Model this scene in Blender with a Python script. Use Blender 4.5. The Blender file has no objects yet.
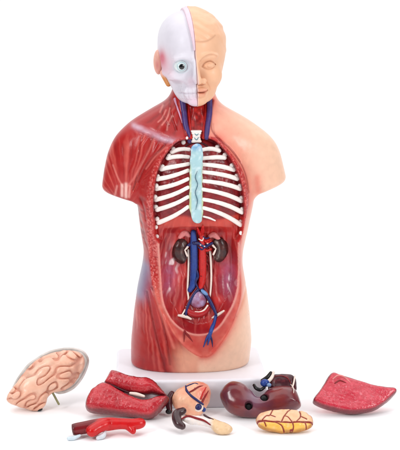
import bpy, math, numpy as np
from math import sin, cos, radians
f32 = np.float32
MM = 0.001
# ------------------------------------------------------------------ camera, world, lamps
scene = bpy.context.scene
COL = scene.collection
CAM = np.array([0.0, -1250.0, 420.0]); FPX = 1250.0; PITCH = radians(11.06)
cd = bpy.data.cameras.new('camera'); cam = bpy.data.objects.new('camera', cd); COL.objects.link(cam)
cam.location = CAM * MM; cam.rotation_euler = (radians(90) - PITCH, 0, 0)
cd.sensor_fit = 'HORIZONTAL'; cd.sensor_width = 36; cd.lens = 36 * FPX / 400
cd.clip_start = 0.05; cd.clip_end = 50
scene.camera = cam
scene.view_settings.view_transform = 'Standard'; scene.view_settings.look = 'None'
scene.view_settings.exposure = 0.0; scene.view_settings.gamma = 1
world = bpy.data.worlds.new('World'); scene.world = world; world.use_nodes = True
wn = world.node_tree.nodes; wl = world.node_tree.links
bg = wn['Background']; bg.inputs['Strength'].default_value = 1.0
tc = wn.new('ShaderNodeTexCoord'); sx = wn.new('ShaderNodeSeparateXYZ'); cr = wn.new('ShaderNodeValToRGB')
wl.new(tc.outputs['Generated'], sx.inputs[0])
mr = wn.new('ShaderNodeMapRange'); mr.inputs['From Min'].default_value = -1; mr.inputs['From Max'].default_value = 1
wl.new(sx.outputs['Y'], mr.inputs['Value']); wl.new(mr.outputs[0], cr.inputs[0]); wl.new(cr.outputs[0], bg.inputs['Color'])
e = cr.color_ramp.elements                      # white studio wall behind, dim room on the camera's side
e[0].position = 0.60; e[0].color = (.16, .165, .175, 1); e[1].position = 0.86; e[1].color = (1.03, 1.03, 1.03, 1)

def area(name, loc, target, size, power, color=(1, 1, 1)):
    l = bpy.data.lights.new(name, 'AREA'); l.shape = 'RECTANGLE'; l.size = size[0]; l.size_y = size[1]; l.energy = power; l.color = color
    o = bpy.data.objects.new(name, l); COL.objects.link(o); o.location = loc
    from mathutils import Vector
    o.rotation_euler = (Vector(target) - Vector(loc)).to_track_quat('-Z', 'Y').to_euler()
    return o
area('softbox_overhead', (0, 0.15, 1.7), (0, 0.15, 0), (3.2, 2.6), 41)
area('softbox_left', (-1.0, -1.1, 0.95), (0, 0, .2), (.34, .6), 9.6)
area('softbox_right', (1.1, -1.2, 0.8), (0, 0, .2), (.34, .6), 10.2)

# ------------------------------------------------------------------ helpers: objects
def tag(o, label=None, cat=None, group=None, kind=None):
    if label: o['label'] = label
    if cat: o['category'] = cat
    if group: o['group'] = group
    if kind: o['kind'] = kind
    return o
def empty(name, loc_mm, rz=0.0):
    o = bpy.data.objects.new(name, None); COL.objects.link(o); o.location = np.array(loc_mm) * MM; o.rotation_euler = (0, 0, rz)
    o.empty_display_size = .02
    return o
def lin(c):
    c = np.asarray(c, float) / 255.0
    return np.where(c <= .04045, c / 12.92, ((c + .055) / 1.055) ** 2.4)
def mesh_obj(name, V, Q, mat, parent=None, col=None):
    V = np.asarray(V, f32) * MM; Q = np.asarray(Q, np.int32)
    me = bpy.data.meshes.new(name); me.vertices.add(len(V)); me.vertices.foreach_set('co', V.ravel())
    k = Q.shape[1]; n = len(Q)
    me.loops.add(n * k); me.loops.foreach_set('vertex_index', Q.ravel())
    me.polygons.add(n); me.polygons.foreach_set('loop_start', np.arange(0, n * k, k, dtype=np.int32))
    me.polygons.foreach_set('use_smooth', np.ones(n, bool))
    me.update(calc_edges=True); me.validate()
    if col is not None:
        a = me.color_attributes.new('Col', 'FLOAT_COLOR', 'POINT')
        c4 = np.ones((len(V), 4), f32); c4[:, :3] = np.clip(col, 0, 1); a.data.foreach_set('color', c4.ravel())
    me.materials.append(mat)
    o = bpy.data.objects.new(name, me); COL.objects.link(o)
    if parent is not None: o.parent = parent
    return o

# ------------------------------------------------------------------ helpers: materials
def paint(name, rgb=None, rough=.34, bump=.12, bscale=900, coat=.10, var=.10, vscale=160, spec=.32, sss=0.0):
    m = bpy.data.materials.new(name); m.use_nodes = True; n = m.node_tree.nodes; l = m.node_tree.links
    b = n['Principled BSDF']; b.inputs['Roughness'].default_value = rough
    b.inputs['Coat Weight'].default_value = coat; b.inputs['Coat Roughness'].default_value = .22
    b.inputs['Specular IOR Level'].default_value = spec
    if sss:
        b.inputs['Subsurface Weight'].default_value = sss; b.inputs['Subsurface Scale'].default_value = .002
        b.inputs['Subsurface Radius'].default_value = (1, .5, .35)
    t = n.new('ShaderNodeTexCoord')
    n1 = n.new('ShaderNodeTexNoise'); n1.inputs['Scale'].default_value = vscale; n1.inputs['Detail'].default_value = 5
    l.new(t.outputs['Object'], n1.inputs['Vector'])
    r = n.new('ShaderNodeMapRange'); r.inputs['From Min'].default_value = .3; r.inputs['From Max'].default_value = .7
    r.inputs['To Min'].default_value = 1 - var; r.inputs['To Max'].default_value = 1 + var * .6
    l.new(n1.outputs['Fac'], r.inputs['Value'])
    mx = n.new('ShaderNodeVectorMath'); mx.operation = 'SCALE'; l.new(r.outputs[0], mx.inputs['Scale'])
    if rgb is None:
        at = n.new('ShaderNodeAttribute'); at.attribute_name = 'Col'; l.new(at.outputs['Color'], mx.inputs[0])
    else:
        c = n.new('ShaderNodeRGB'); c.outputs[0].default_value = (*lin(rgb), 1); l.new(c.outputs[0], mx.inputs[0])
    l.new(mx.outputs[0], b.inputs['Base Color'])
    n2 = n.new('ShaderNodeTexNoise'); n2.inputs['Scale'].default_value = bscale; n2.inputs['Detail'].default_value = 3
    l.new(t.outputs['Object'], n2.inputs['Vector'])
    bp = n.new('ShaderNodeBump'); bp.inputs['Strength'].default_value = bump; bp.inputs['Distance'].default_value = .0006
    l.new(n2.outputs['Fac'], bp.inputs['Height']); l.new(bp.outputs[0], b.inputs['Normal'])
    r2 = n.new('ShaderNodeMapRange'); r2.inputs['To Min'].default_value = rough - .06; r2.inputs['To Max'].default_value = rough + .12
    l.new(n1.outputs['Fac'], r2.inputs['Value']); l.new(r2.outputs[0], b.inputs['Roughness'])
    return m
M_BODY = paint('painted_vinyl', rough=.28, bump=.12, coat=.15, var=.06)
M_HEAD = paint('painted_head_vinyl', rough=.42, bump=.06, coat=.12, var=.03)
M_ORG = paint('painted_organ_vinyl', rough=.26, bump=.18, coat=.2, var=.10, bscale=700)
M_LUNG = paint('speckled_lung_vinyl', rough=.2, bump=.45, spec=.5, coat=.35, var=.12, bscale=750, vscale=300)
M_BONE = paint('bone_white_paint', (246, 236, 230), rough=.35, var=.05)
M_WHITE = paint('white_tissue_paint', (238, 220, 208), rough=.3, var=.08)
M_SPINE = paint('painted_spine', rough=.35, var=.05)
M_BLUE = paint('blue_vein_paint', (38, 66, 140), rough=.25, var=.2, vscale=300)
M_NAVY = paint('navy_vein_paint', (36, 38, 92), rough=.28, var=.2)
M_PURPLE = paint('violet_vein_paint', (72, 52, 112), rough=.3, var=.22, vscale=250)
M_ART = paint('red_artery_paint', (196, 30, 28), rough=.25, var=.15, vscale=300)
M_DARKRED = paint('dark_red_vessel_paint', (132, 20, 26), rough=.3, var=.15)
M_MAROON = paint('maroon_paint', (70, 26, 34), rough=.25, var=.15)
M_BLACK = paint('black_paint', (14, 10, 12), rough=.3, var=.1)
M_BASE = paint('white_base_plastic', (234, 231, 237), rough=.4, bump=.03, coat=.1, var=.015)
M_PINK = paint('pink_tissue_paint', (222, 130, 128), rough=.3, var=.15)
M_LAV = paint('lavender_bladder_paint', (168, 150, 184), rough=.22, var=.15, coat=.5)
M_EYE = paint('eyeball_paint', rough=.12, bump=0, coat=.8, var=0)
M_METAL = paint('brass_pin_metal', (120, 116, 70), rough=.3, var=.2, spec=.9)
M_GROUND = paint('white_studio_paper', (251, 251, 252), rough=.9, bump=.0, coat=0, var=.004, spec=.1)

# ------------------------------------------------------------------ helpers: noise and maths
rng = np.random.RandomState(7)
TAB = rng.rand(48, 48, 48).astype(f32) * 2 - 1
def noise(x, y, z, s=1.0, seed=0.0):
    x = np.asarray(x, f32) * s + seed * 7.31; y = np.asarray(y, f32) * s + seed * 3.7; z = np.asarray(z, f32) * s + seed * 5.1
    xi = np.floor(x); yi = np.floor(y); zi = np.floor(z); u = x - xi; v = y - yi; w = z - zi
    u = u * u * (3 - 2 * u); v = v * v * (3 - 2 * v); w = w * w * (3 - 2 * w)
    xi = xi.astype(int) % 48; yi = yi.astype(int) % 48; zi = zi.astype(int) % 48
    x1 = (xi + 1) % 48; y1 = (yi + 1) % 48; z1 = (zi + 1) % 48
    a = TAB[xi, yi, zi] * (1 - u) + TAB[x1, yi, zi] * u; b = TAB[xi, y1, zi] * (1 - u) + TAB[x1, y1, zi] * u
    c = TAB[xi, yi, z1] * (1 - u) + TAB[x1, yi, z1] * u; d = TAB[xi, y1, z1] * (1 - u) + TAB[x1, y1, z1] * u
    return (a * (1 - v) + b * v) * (1 - w) + (c * (1 - v) + d * v) * w
def fbm(x, y, z, s, seed=0, o=3):
    t = 0; a = 1.0; n = 0
    for k in range(o):
        t = t + a * noise(x, y, z, s, seed + k * 1.7); n += a; a *= .5; s *= 2.03
    return t / n
def ss(a, b, x):
    t = np.clip((x - a) / (b - a), 0, 1); return t * t * (3 - 2 * t)
def smin(a, b, k):
    h = np.maximum(k - np.abs(a - b), 0) / k; return np.minimum(a, b) - h * h * k * .25
def smax(a, b, k): return -smin(-a, -b, k)
def mixc(c, c2, w):
    w = np.asarray(w)[..., None]; return c * (1 - w) + np.asarray(c2) * w
def ell(x, y, z, c, r):
    X = (x - c[0]) / r[0]; Y = (y - c[1]) / r[1]; Z = (z - c[2]) / r[2]
    k = np.sqrt(X * X + Y * Y + Z * Z) + 1e-6
    g = np.sqrt((X / r[0]) ** 2 + (Y / r[1]) ** 2 + (Z / r[2]) ** 2) + 1e-6
    return np.where(k < .3, (k - 1) * min(r), k * (k - 1) / g)
def cap(x, y, z, a, b, ra, rb):
    a = np.array(a, float); d = np.array(b, float) - a; L = (d * d).sum()
    t = np.clip(((x - a[0]) * d[0] + (y - a[1]) * d[1] + (z - a[2]) * d[2]) / L, 0, 1)
    return np.sqrt((x - a[0] - t * d[0]) ** 2 + (y - a[1] - t * d[1]) ** 2 + (z - a[2] - t * d[2]) ** 2) - (ra + (rb - ra) * t)
def catmull(P, n=8):
    P = np.asarray(P, float)
    if len(P) < 3: return np.array([P[0] + (P[-1] - P[0]) * t for t in np.linspace(0, 1, n + 1)])
    Q = np.vstack([2 * P[0] - P[1], P, 2 * P[-1] - P[-2]]); out = []
    for i in range(1, len(Q) - 2):
        for t in np.linspace(0, 1, n, endpoint=False):
            out.append(.5 * ((2 * Q[i]) + (-Q[i-1] + Q[i+1]) * t + (2*Q[i-1] - 5*Q[i] + 4*Q[i+1] - Q[i+2]) * t*t + (-Q[i-1] + 3*Q[i] - 3*Q[i+1] + Q[i+2]) * t**3))
    out.append(P[-1]); return np.array(out)

# ------------------------------------------------------------------ helpers: implicit surface -> mesh
def grid_eval(f, lo, hi, h, b=8):
    lo = np.array(lo, float); n = np.ceil((np.array(hi) - lo) / h / b).astype(int)
    N = n * b + 1
    cx = [lo[i] + (np.arange(n[i]) + .5) * b * h for i in range(3)]
    C = f(*[a.astype(f32) for a in np.meshgrid(*cx, indexing='ij')])
    act = np.abs(C) < h * b * 1.45
    F = np.repeat(np.repeat(np.repeat(np.where(C < 0, -9.0, 9.0).astype(f32), b, 0), b, 1), b, 2)
    F = np.pad(F, ((0, 1), (0, 1), (0, 1)), mode='edge')
    A = np.argwhere(act); o = np.arange(b + 1)
    for s in range(0, len(A), 1500):
        a = A[s:s + 1500] * b
        I = a[:, 0, None, None, None] + o[None, :, None, None] + 0 * o[None, None, :, None] + 0 * o[None, None, None, :]
        J = a[:, 1, None, None, None] + o[None, None, :, None] + 0 * I
        K = a[:, 2, None, None, None] + o[None, None, None, :] + 0 * I
        v = f((lo[0] + I.ravel() * h).astype(f32), (lo[1] + J.ravel() * h).astype(f32), (lo[2] + K.ravel() * h).astype(f32))
        F[I.ravel(), J.ravel(), K.ravel()] = v
    return F, lo
def nets(F, lo, h, relax=1):
    ins = F < 0; s = ins.astype(np.uint8); c = np.zeros(tuple(np.array(F.shape) - 1), np.uint8)
    nx, ny, nz = c.shape
    for a in (0, 1):
        for b in (0, 1):
            for d in (0, 1): c += s[a:a + nx, b:b + ny, d:d + nz]
    act = np.argwhere((c > 0) & (c < 8)); idx = np.full(c.shape, -1, np.int32); idx[tuple(act.T)] = np.arange(len(act))
    P = np.zeros((len(act), 3)); W = np.zeros(len(act))
    for ax in range(3):
        o1, o2 = [i for i in range(3) if i != ax]
        for a in (0, 1):
            for b in (0, 1):
                p = act.copy(); p[:, o1] += a; p[:, o2] += b; q = p.copy(); q[:, ax] += 1
                fa = F[tuple(p.T)]; fb = F[tuple(q.T)]; m = (fa < 0) != (fb < 0)
                t = np.where(m, fa / np.where(m, fa - fb, 1), 0)
                pt = p.astype(float); pt[:, ax] += t; P[m] += pt[m]; W[m] += 1
    P /= W[:, None]; V = lo + P * h
    Q = []
    for ax in range(3):
        o1, o2 = (ax + 1) % 3, (ax + 2) % 3
        sl = [slice(None)] * 3; sl2 = [slice(None)] * 3; sl[ax] = slice(0, -1); sl2[ax] = slice(1, None)
        A = ins[tuple(sl)]; B = ins[tuple(sl2)]; e = np.argwhere(A != B)
        e = e[(e[:, o1] > 0) & (e[:, o2] > 0) & (e[:, o1] < c.shape[o1]) & (e[:, o2] < c.shape[o2])]
        def g(d1, d2):
            p = e.copy(); p[:, o1] -= d1; p[:, o2] -= d2; return idx[tuple(p.T)]
        q = np.stack([g(0, 0), g(1, 0), g(1, 1), g(0, 1)], 1)
        flip = ~A[tuple(e.T)]
        q[flip] = q[flip][:, ::-1]; Q.append(q)
    Q = np.vstack(Q); Q = Q[(Q >= 0).all(1)]
    for _ in range(relax):
        S = np.zeros_like(V); n = np.zeros(len(V))
        for i in range(4):
            np.add.at(S, Q[:, i], V[Q[:, (i + 1) % 4]] + V[Q[:, (i - 1) % 4]]); np.add.at(n, Q[:, i], 2)
        V = V * .5 + .5 * S / np.maximum(n, 1)[:, None]
    return V, Q
def isosurface(f, lo, hi, h, relax=1):
    F, lo = grid_eval(f, lo, hi, h); return nets(F, lo, h, relax)

# ------------------------------------------------------------------ helpers: swept tubes, balls
def tube_mesh(P, R, seg=14, sub=6, flat=1.0):
    P = np.asarray(P, float); R = np.asarray(R, float) * np.ones(len(P))
    PR = catmull(np.hstack([P, R[:, None]]), sub); P = PR[:, :3]; R = np.maximum(PR[:, 3], .05)
    # rounded caps
    def capend(p, d, r):
        return [(p + d * r * sin(a), r * cos(a)) for a in np.radians([88, 70, 45, 22])]
    d0 = P[0] - P[1]; d0 /= np.linalg.norm(d0) + 1e-9; d1 = P[-1] - P[-2]; d1 /= np.linalg.norm(d1) + 1e-9
    s = capend(P[0], d0, R[0]); t = capend(P[-1], d1, R[-1])[::-1]
    PP = np.array([a for a, _ in s] + list(P) + [a for a, _ in t]); RR = np.array([b for _, b in s] + list(R) + [b for _, b in t])
    T = np.gradient(PP, axis=0); T[:5] = -d0; T[-5:] = d1
    T /= np.linalg.norm(T, axis=1)[:, None] + 1e-9
    up = np.array([0.0, 1, 0]);
    if abs(T[len(T)//2] @ up) > .9: up = np.array([1.0, 0, 0])
    V = []; a = np.linspace(0, 2 * np.pi, seg, endpoint=False)
    for p, r, tt in zip(PP, RR, T):
        x = np.cross(up, tt); x /= np.linalg.norm(x) + 1e-9; y = np.cross(tt, x)
        V.append(p + r * (np.cos(a)[:, None] * x + flat * np.sin(a)[:, None] * y))
    n = len(PP); V = np.vstack(V); Q = []
    for i in range(n - 1):
        for k in range(seg):
            k2 = (k + 1) % seg; Q.append((i*seg + k, i*seg + k2, (i+1)*seg + k2, (i+1)*seg + k))
    c0 = len(V); V = np.vstack([V, PP[:1], PP[-1:]])
    for k in range(0, seg, 2):
        Q.append((c0, (k + 2) % seg, (k + 1) % seg, k)); b = (n - 1) * seg
        Q.append((c0 + 1, b + k, b + (k + 1) % seg, b + (k + 2) % seg))
    return V, np.array(Q)
def merge(parts):
    V = []; Q = []; n = 0
    for v, q in parts: V.append(v); Q.append(q + n); n += len(v)
    return np.vstack(V), np.vstack(Q)
def ball_mesh(c, r, R=None, nu=24, nv=16):
    V = []
    for j in range(nv + 1):
        th = math.pi * j / nv
        for i in range(nu):
            ph = 2 * math.pi * i / nu; V.append((sin(th) * cos(ph), sin(th) * sin(ph), cos(th)))
    V = np.array(V) * np.array(r)
    if R is not None: V = V @ np.array(R).T
    V = V + np.array(c); Q = []
    for j in range(nv):
        for i in range(nu):
            i2 = (i + 1) % nu; Q.append((j*nu + i, (j+1)*nu + i, (j+1)*nu + i2, j*nu + i2))
    return V, np.array(Q)
def rotx(a): return np.array([[1, 0, 0], [0, cos(a), -sin(a)], [0, sin(a), cos(a)]])
def roty(a): return np.array([[cos(a), 0, sin(a)], [0, 1, 0], [-sin(a), 0, cos(a)]])
def rotz(a): return np.array([[cos(a), -sin(a), 0], [sin(a), cos(a), 0], [0, 0, 1]])

# ------------------------------------------------------------------ measured points of the photograph -> positions
FW = np.array([0, cos(PITCH), -sin(PITCH)]); UP = np.array([0, sin(PITCH), cos(PITCH)]); RT = np.array([1.0, 0, 0])
def ray(px, py):
    d = FW * FPX + RT * (px - 200) + UP * (225 - py); return d / np.linalg.norm(d)
def onplane(px, py, p0, n):
    d = ray(px, py); t = ((np.array(p0) - CAM) @ n) / (d @ n); return CAM + d * t
def at_y(px, py, Y): return onplane(px, py, (0, Y, 0), np.array([0, 1.0, 0]))
def on_ground(px, py, z=0): return onplane(px, py, (0, 0, z), np.array([0, 0, 1.0]))
X0 = -5.0; YAW = radians(3)
RY = rotz(YAW)
def to_loc(p): return (np.asarray(p) - [X0, 0, 0]) @ RY
def loc(px, py, Y=0): return to_loc(at_y(px, py, Y))
def march(f, pts, y0=-95, step=.5, n=300, lift=0.0):
    """first hit of the sight lines on the implicit body, in the model's own axes"""
    pts = np.atleast_2d(pts); O = to_loc(CAM); D = np.array([ray(*p) @ RY for p in pts])
    t = (y0 - O[1]) / D[:, 1]; P = O + D * t[:, None]; done = np.zeros(len(P), bool)
    for _ in range(n):
        v = f(P[:, 0].astype(f32), P[:, 1].astype(f32), P[:, 2].astype(f32)); done |= v < 0
        P[~done] += D[~done] * step
    return P - D * lift

# ------------------------------------------------------------------ the setting
def slab(name, x0, x1, y0, y1, z0, z1, mat, parent=None, r=3.0, corner=8.0, n=6):
    """rounded block: rings of a rounded rectangle"""
    def ring(inset, z):
        cr_ = max(corner - inset, .5); pts = []
        for cx, cy, a0 in ((x1 - inset - cr_, y1 - inset - cr_, 0), (x0 + inset + cr_, y1 - inset - cr_, 90), (x0 + inset + cr_, y0 + inset + cr_, 180), (x1 - inset - cr_, y0 + inset + cr_, 270)):
            for k in range(n + 1):
                a = radians(a0 + 90 * k / n); pts.append((cx + cr_ * cos(a), cy + cr_ * sin(a), z))
        return pts
    rings = [ring(1.0, z0), ring(0, z0 + 1.0)]
    rings.append(ring(0, z1 - r))
    for k in range(1, 6):
        a = radians(90 * k / 5); rings.append(ring(r * (1 - cos(a)), z1 - r + r * sin(a)))
    m = len(rings[0]); V = np.array([p for rg in rings for p in rg]); Q = []
    for i in range(len(rings) - 1):
        for k in range(m): Q.append((i*m + k, i*m + (k+1) % m, (i+1)*m + (k+1) % m, (i+1)*m + k))
    me_v = len(V); V = np.vstack([V, [[(x0+x1)/2, (y0+y1)/2, z0]], [[(x0+x1)/2, (y0+y1)/2, z1]]])
    T = (len(rings) - 1) * m
    for k in range(0, m, 2):
        Q.append((me_v, (k+2) % m, (k+1) % m, k)); Q.append((me_v + 1, T + k, T + (k+1) % m, T + (k+2) % m))
    return mesh_obj(name, V, np.array(Q), mat, parent)
g = mesh_obj('ground', [(-1500, -1400, 0), (1500, -1400, 0), (1500, 420, 0), (-1500, 420, 0)], [(0, 1, 2, 3)], M_GROUND)
tag(g, kind='structure')

# ------------------------------------------------------------------ torso: measured outline lofts
root = empty('anatomical_torso', (X0, 0, 0), YAW)
tag(root, 'tall painted anatomical torso, half red muscle and half pale skin, standing on a white base', 'anatomical model')
zrow = lambda r: loc(195, r, 0)[2]
def table(rows):
    T = []
    for r, xl, xr, yf, yb in rows:
        T.append((loc(195, r, 0)[2], loc(xl, r, 0)[0], loc(xr, r, 0)[0], yf, yb))
    T = np.array(sorted(T)); return T
TR = table([(378,131.5,249,-29,44), (366,131,249,-34,46), (340,131,252,-43,50), (310,134,249.5,-49,50), (285,137.5,246,-50,46), (262,142.5,242,-46,42),
            (250,144,242.5,-46,41), (225,140,248,-51,44), (200,137,253.5,-55,48), (180,138,253,-55,49), (160,141,250,-51,48), (145,148,242,-44,45),
            (132,158,230,-35,41), (120,170,218,-26,36), (108,180,209,-18,30)])
SH = table([(60,180,208,-10,26), (88,173,214,-16,29), (95,170.5,216,-18,31), (101,166,218.5,-19,32), (107,154,225,-20,33), (113,144,237,-22,34), (120,132,249,-25,36), (127,124,259,-28,38), (135,116,269.5,-30,38),
            (144,111,277,-31,38), (155,107,281.5,-31,38), (170,104,285,-30,37), (185,102,288.5,-28,36), (205,100,291,-27,35)])
def loft(T, x, y, z, n):
    zz = np.clip(z, T[0, 0], T[-1, 0]); I = lambda c: np.interp(zz, T[:, 0], T[:, c]).astype(f32)
    xl, xr, yf, yb = I(1), I(2), I(3), I(4)
    cx = (xl + xr) / 2; a = (xr - xl) / 2; cy = (yf + yb) / 2 + 0*x; b = (yb - yf) / 2
    dx = x - cx; dy = y - cy
    k = ((np.abs(dx) / a) ** n + (np.abs(dy) / b) ** n) ** (1 / n) + 1e-5; r = np.sqrt(dx * dx + dy * dy)
    d = np.where(k < .25, -np.minimum(a, b) * .75, r - r / k)
    return d * .86
# smooth the tables so that no ledges show
def dense(T, w=4.0):
    z = np.arange(T[0, 0], T[-1, 0] + .01, 1.0); out = [z]
    for c in range(1, 5):
        v = np.interp(z, T[:, 0], T[:, c]); k = np.exp(-.5 * (np.arange(-12, 13) / w) ** 2); k /= k.sum()
        out.append(np.convolve(np.pad(v, 12, mode='reflect', reflect_type='odd'), k, 'valid'))
    return np.array(out).T
TR = dense(TR); SH = dense(SH, 3.0)
Z_BASE = None
zb_front = at_y(192, 380, -57)[2]
Z_BASE = float(zb_front)
pL = loc(103, 191, 0); pL2 = loc(136, 199.5, 0); pR = loc(289, 182, 0); pR2 = loc(257, 192.5, 0)
def arm_cut(x):
    return np.where(x < 0, pL[2] + (x - pL[0]) * (pL2[2] - pL[2]) / (pL2[0] - pL[0]), pR[2] + (x - pR[0]) * (pR2[2] - pR[2]) / (pR2[0] - pR[0])).astype(f32)
def f_raw(x, y, z):
    a = loft(TR, x, y, z, 2.35); a = smax(a, Z_BASE - 1 - z, 5.0); a = np.maximum(a, z - TR[-1, 0])
    s = loft(SH, x, y, z, 2.15); s = smax(s, (arm_cut(x) - z) * .95, 7.0); s = np.maximum(s, z - SH[-1, 0])
    return smin(a, s, 7.0)

# ------------------------------------------------------------------ 2-D maps of the torso front (x, z)
GX = np.arange(-112, 112.1, .5); GZ = np.arange(10, 400.1, .5)
MX, MZ = np.meshgrid(GX, GZ, indexing='ij')
class Map:
    def __init__(s, A): s.A = np.asarray(A, f32)
    def __call__(s, x, z):
        u = np.clip((x - GX[0]) / .5, 0, len(GX) - 1.001); v = np.clip((z - GZ[0]) / .5, 0, len(GZ) - 1.001)
        i = u.astype(int); j = v.astype(int); u = (u - i).astype(f32); v = (v - j).astype(f32)
        if s.A.ndim == 3: u = u[..., None]; v = v[..., None]
        return (s.A[i, j] * (1-u) + s.A[i+1, j] * u) * (1-v) + (s.A[i, j+1] * (1-u) + s.A[i+1, j+1] * u) * v
def seg_dist(X, Z, P, closed=False):
    P = np.asarray(P); n = len(P); D = np.full(X.shape, 1e9, f32)
    for i in range(n if closed else n - 1):
        a = P[i]; b = P[(i + 1) % n]; d = b - a; L = d @ d + 1e-9
        t = np.clip(((X - a[0]) * d[0] + (Z - a[1]) * d[1]) / L, 0, 1)
        D = np.minimum(D, (X - a[0] - t * d[0]) ** 2 + (Z - a[1] - t * d[1]) ** 2)
    return np.sqrt(D)
def inside(X, Z, P):
    P = np.asarray(P); c = np.zeros(X.shape, bool); n = len(P)
    for i in range(n):
        a = P[i]; b = P[(i + 1) % n]
        if a[1] == b[1]: continue
        m = (a[1] > Z) != (b[1] > Z); c ^= m & (X < (b[0] - a[0]) * (Z - a[1]) / (b[1] - a[1]) + a[0])
    return c
def close_spline(P, n=5):
    P = list(map(tuple, P)); Q = catmull([P[-1]] + P + [P[0], P[1]], n); return Q[n:-n - 1]
def px2xz(f, pts): q = march(f, pts); return q[:, [0, 2]]
def region(f, pts):          # signed distance, negative inside
    P = close_spline(px2xz(f, pts)); return np.where(inside(MX, MZ, P), -1, 1) * seg_dist(MX, MZ, P, True)
def line(f, pts, n=6):
    return seg_dist(MX, MZ, catmull(px2xz(f, pts), n))

# front surface of the plain body, seen square on
def front_map(f):
    Y = np.full(MX.shape, 40.0, f32); done = np.zeros(MX.shape, bool)
    for y in np.arange(-70, 41, 1.0):
        v = f(MX.astype(f32), np.full(MX.shape, y, f32), MZ.astype(f32))
        new = (v < 0) & ~done; Y[new] = y + v[new]; done |= new
    return Y
Y0 = front_map(f_raw)

CHEST = region(f_raw, [(187,139),(178,141),(170,148),(163,158),(158,169),(155,182),(153,198),(153,212),(154,226),(155,238),(162,244),(175,240),(198,236),(222,240),(236,243),(241,236),(243.5,222),(244.5,208),(244,196),(242,184),(238,172),(232,160),(224,149),(214,140),(200,137)])
ABD = region(f_raw, [(158,204),(158,224),(159,245),(160,264),(161,280),(162,294),(165,307),(172,320),(182,329),(194,334),(208,333),(218,327),(226,316),(233,303),(237,288),(238,270),(238,250),(238.5,234),(240,222),(241,204),(222,198),(200,196),(178,198)])
APRON = region(f_raw, [(150,225),(150,260),(153,285),(158,304),(165,320),(175,336),(186,348),(196,355),(204,357),(212,354),(222,342),(231,327),(237,311),(240.5,295),(240,275),(239.5,250),(242,225),(240,200),(200,190),(160,200)])
THROAT = region(f_raw, [(184,98),(199,96),(213,99),(211,112),(208,126),(206,140),(196,144),(188,141),(185,126),(183,112)])
BAND = region(f_raw, [(181,138),(172,142),(162,152),(155,163),(150,176),(147,190),(146,205),(146,222),(147,240),(149,262),(152,285),(158,300),(180,320),(220,318),(236,300),(239.5,270),(240,245),(245,220),(248.5,203),(247.5,188),(243,172),(235,158),(225,146),(216,137)])
SPEC = line(f_raw, [(143,252),(139,270),(138,290)])
# carve depth
WALL = ss(0, 2.8, -CHEST) * 10
row_z = lambda r: px2xz(f_raw, [(200, r)])[0, 1]
z222, z238 = row_z(221), row_z(238)
deep = ss(0, 7.0, -ABD) * (15 + 9 * ss(3, 30, -ABD))
deep *= ss(z222, z238, MZ)
D = np.maximum(WALL * (1 - .0 * MZ), deep)
D = np.maximum(D, ss(0, 3.5, -THROAT) * 6.5)
# rear wall of the chest lifts toward the spine
D -= 2.0 * np.exp(-((MX - 1) / 9.0) ** 2) * (CHEST < -3) * ss(z222 - 4, z222 + 6, MZ)
# diaphragm folds
D += .5 * np.sin(MX * .9 + 3 * noise(MX, MZ, 0, .08)) * (ABD < -4) * ss(z222 + 6, z238, MZ)
DM = Map(D); YM = Map(Y0)
# surface relief (positive = outward)
def fan(center, k, seed, warp=.25):
    c = loc(*center, -45); dx = MX - c[0]; dz = MZ - c[2]; a = np.arctan2(dz, dx); r = np.sqrt(dx*dx + dz*dz)
    return a * k + warp * 6 * noise(MX, MZ, 0, .07, seed) + warp * 3 * noise(MX, MZ, 0, .2, seed + 3), r
def stripes(ph):
    return (1 - np.abs(np.sin(ph)) ** .6 * 1.0)       # narrow grooves at 1
H = np.zeros(MX.shape)
LEFT = 1 - ss(-2, 2, MX - (loc(190, 300, -45)[0]))
DELT = region(f_raw, [(100,190),(100,160),(106,140),(122,126),(140,128),(156,136),(150,152),(142,172),(138,198),(120,203)])
PEC = region(f_raw, [(157,136),(178,141),(168,149),(158,162),(150,177),(146,190),(140,192),(142,174),(150,154)])
SERR = region(f_raw, [(138,196),(147,190),(146,215),(147,245),(146,262),(141,262),(134,230)])
THIGH = region(f_raw, [(130,300),(150,288),(158,306),(168,325),(180,344),(192,358),(196,380),(125,380),(125,330)])
TRAP = region(f_raw, [(176,96),(183,112),(185,128),(178,138),(158,132),(140,123),(128,122),(150,106),(168,96)])
ph, r = fan((124, 216), 26, 1, .1); gd = stripes(ph) * ss(1, -6, DELT) * np.clip(.4 + 1.3 * fbm(MX, MZ, 0, .09, 77), 0, 1); H -= .85 * gd
ph2, r = fan((132, 192), 30, 2, .1); gp = stripes(ph2) * ss(1, -5, PEC); H -= .9 * gp
ph3, r = fan((170, 236), 13, 3, .4); gs = stripes(ph3) * ss(0, -4, SERR); H -= .35 * gs
ph4, r = fan((142, 250), 34, 4, .1); gt = stripes(ph4) * ss(0, -6, THIGH) * np.clip(.3 + 1.3 * fbm(MX, MZ, 0, .07, 78), 0, 1); H -= .8 * gt
ph5, r = fan((192, 84), 20, 5, .1); gn = stripes(ph5) * ss(0, -4, TRAP); H -= .45 * gn
lines_ = {}
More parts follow.
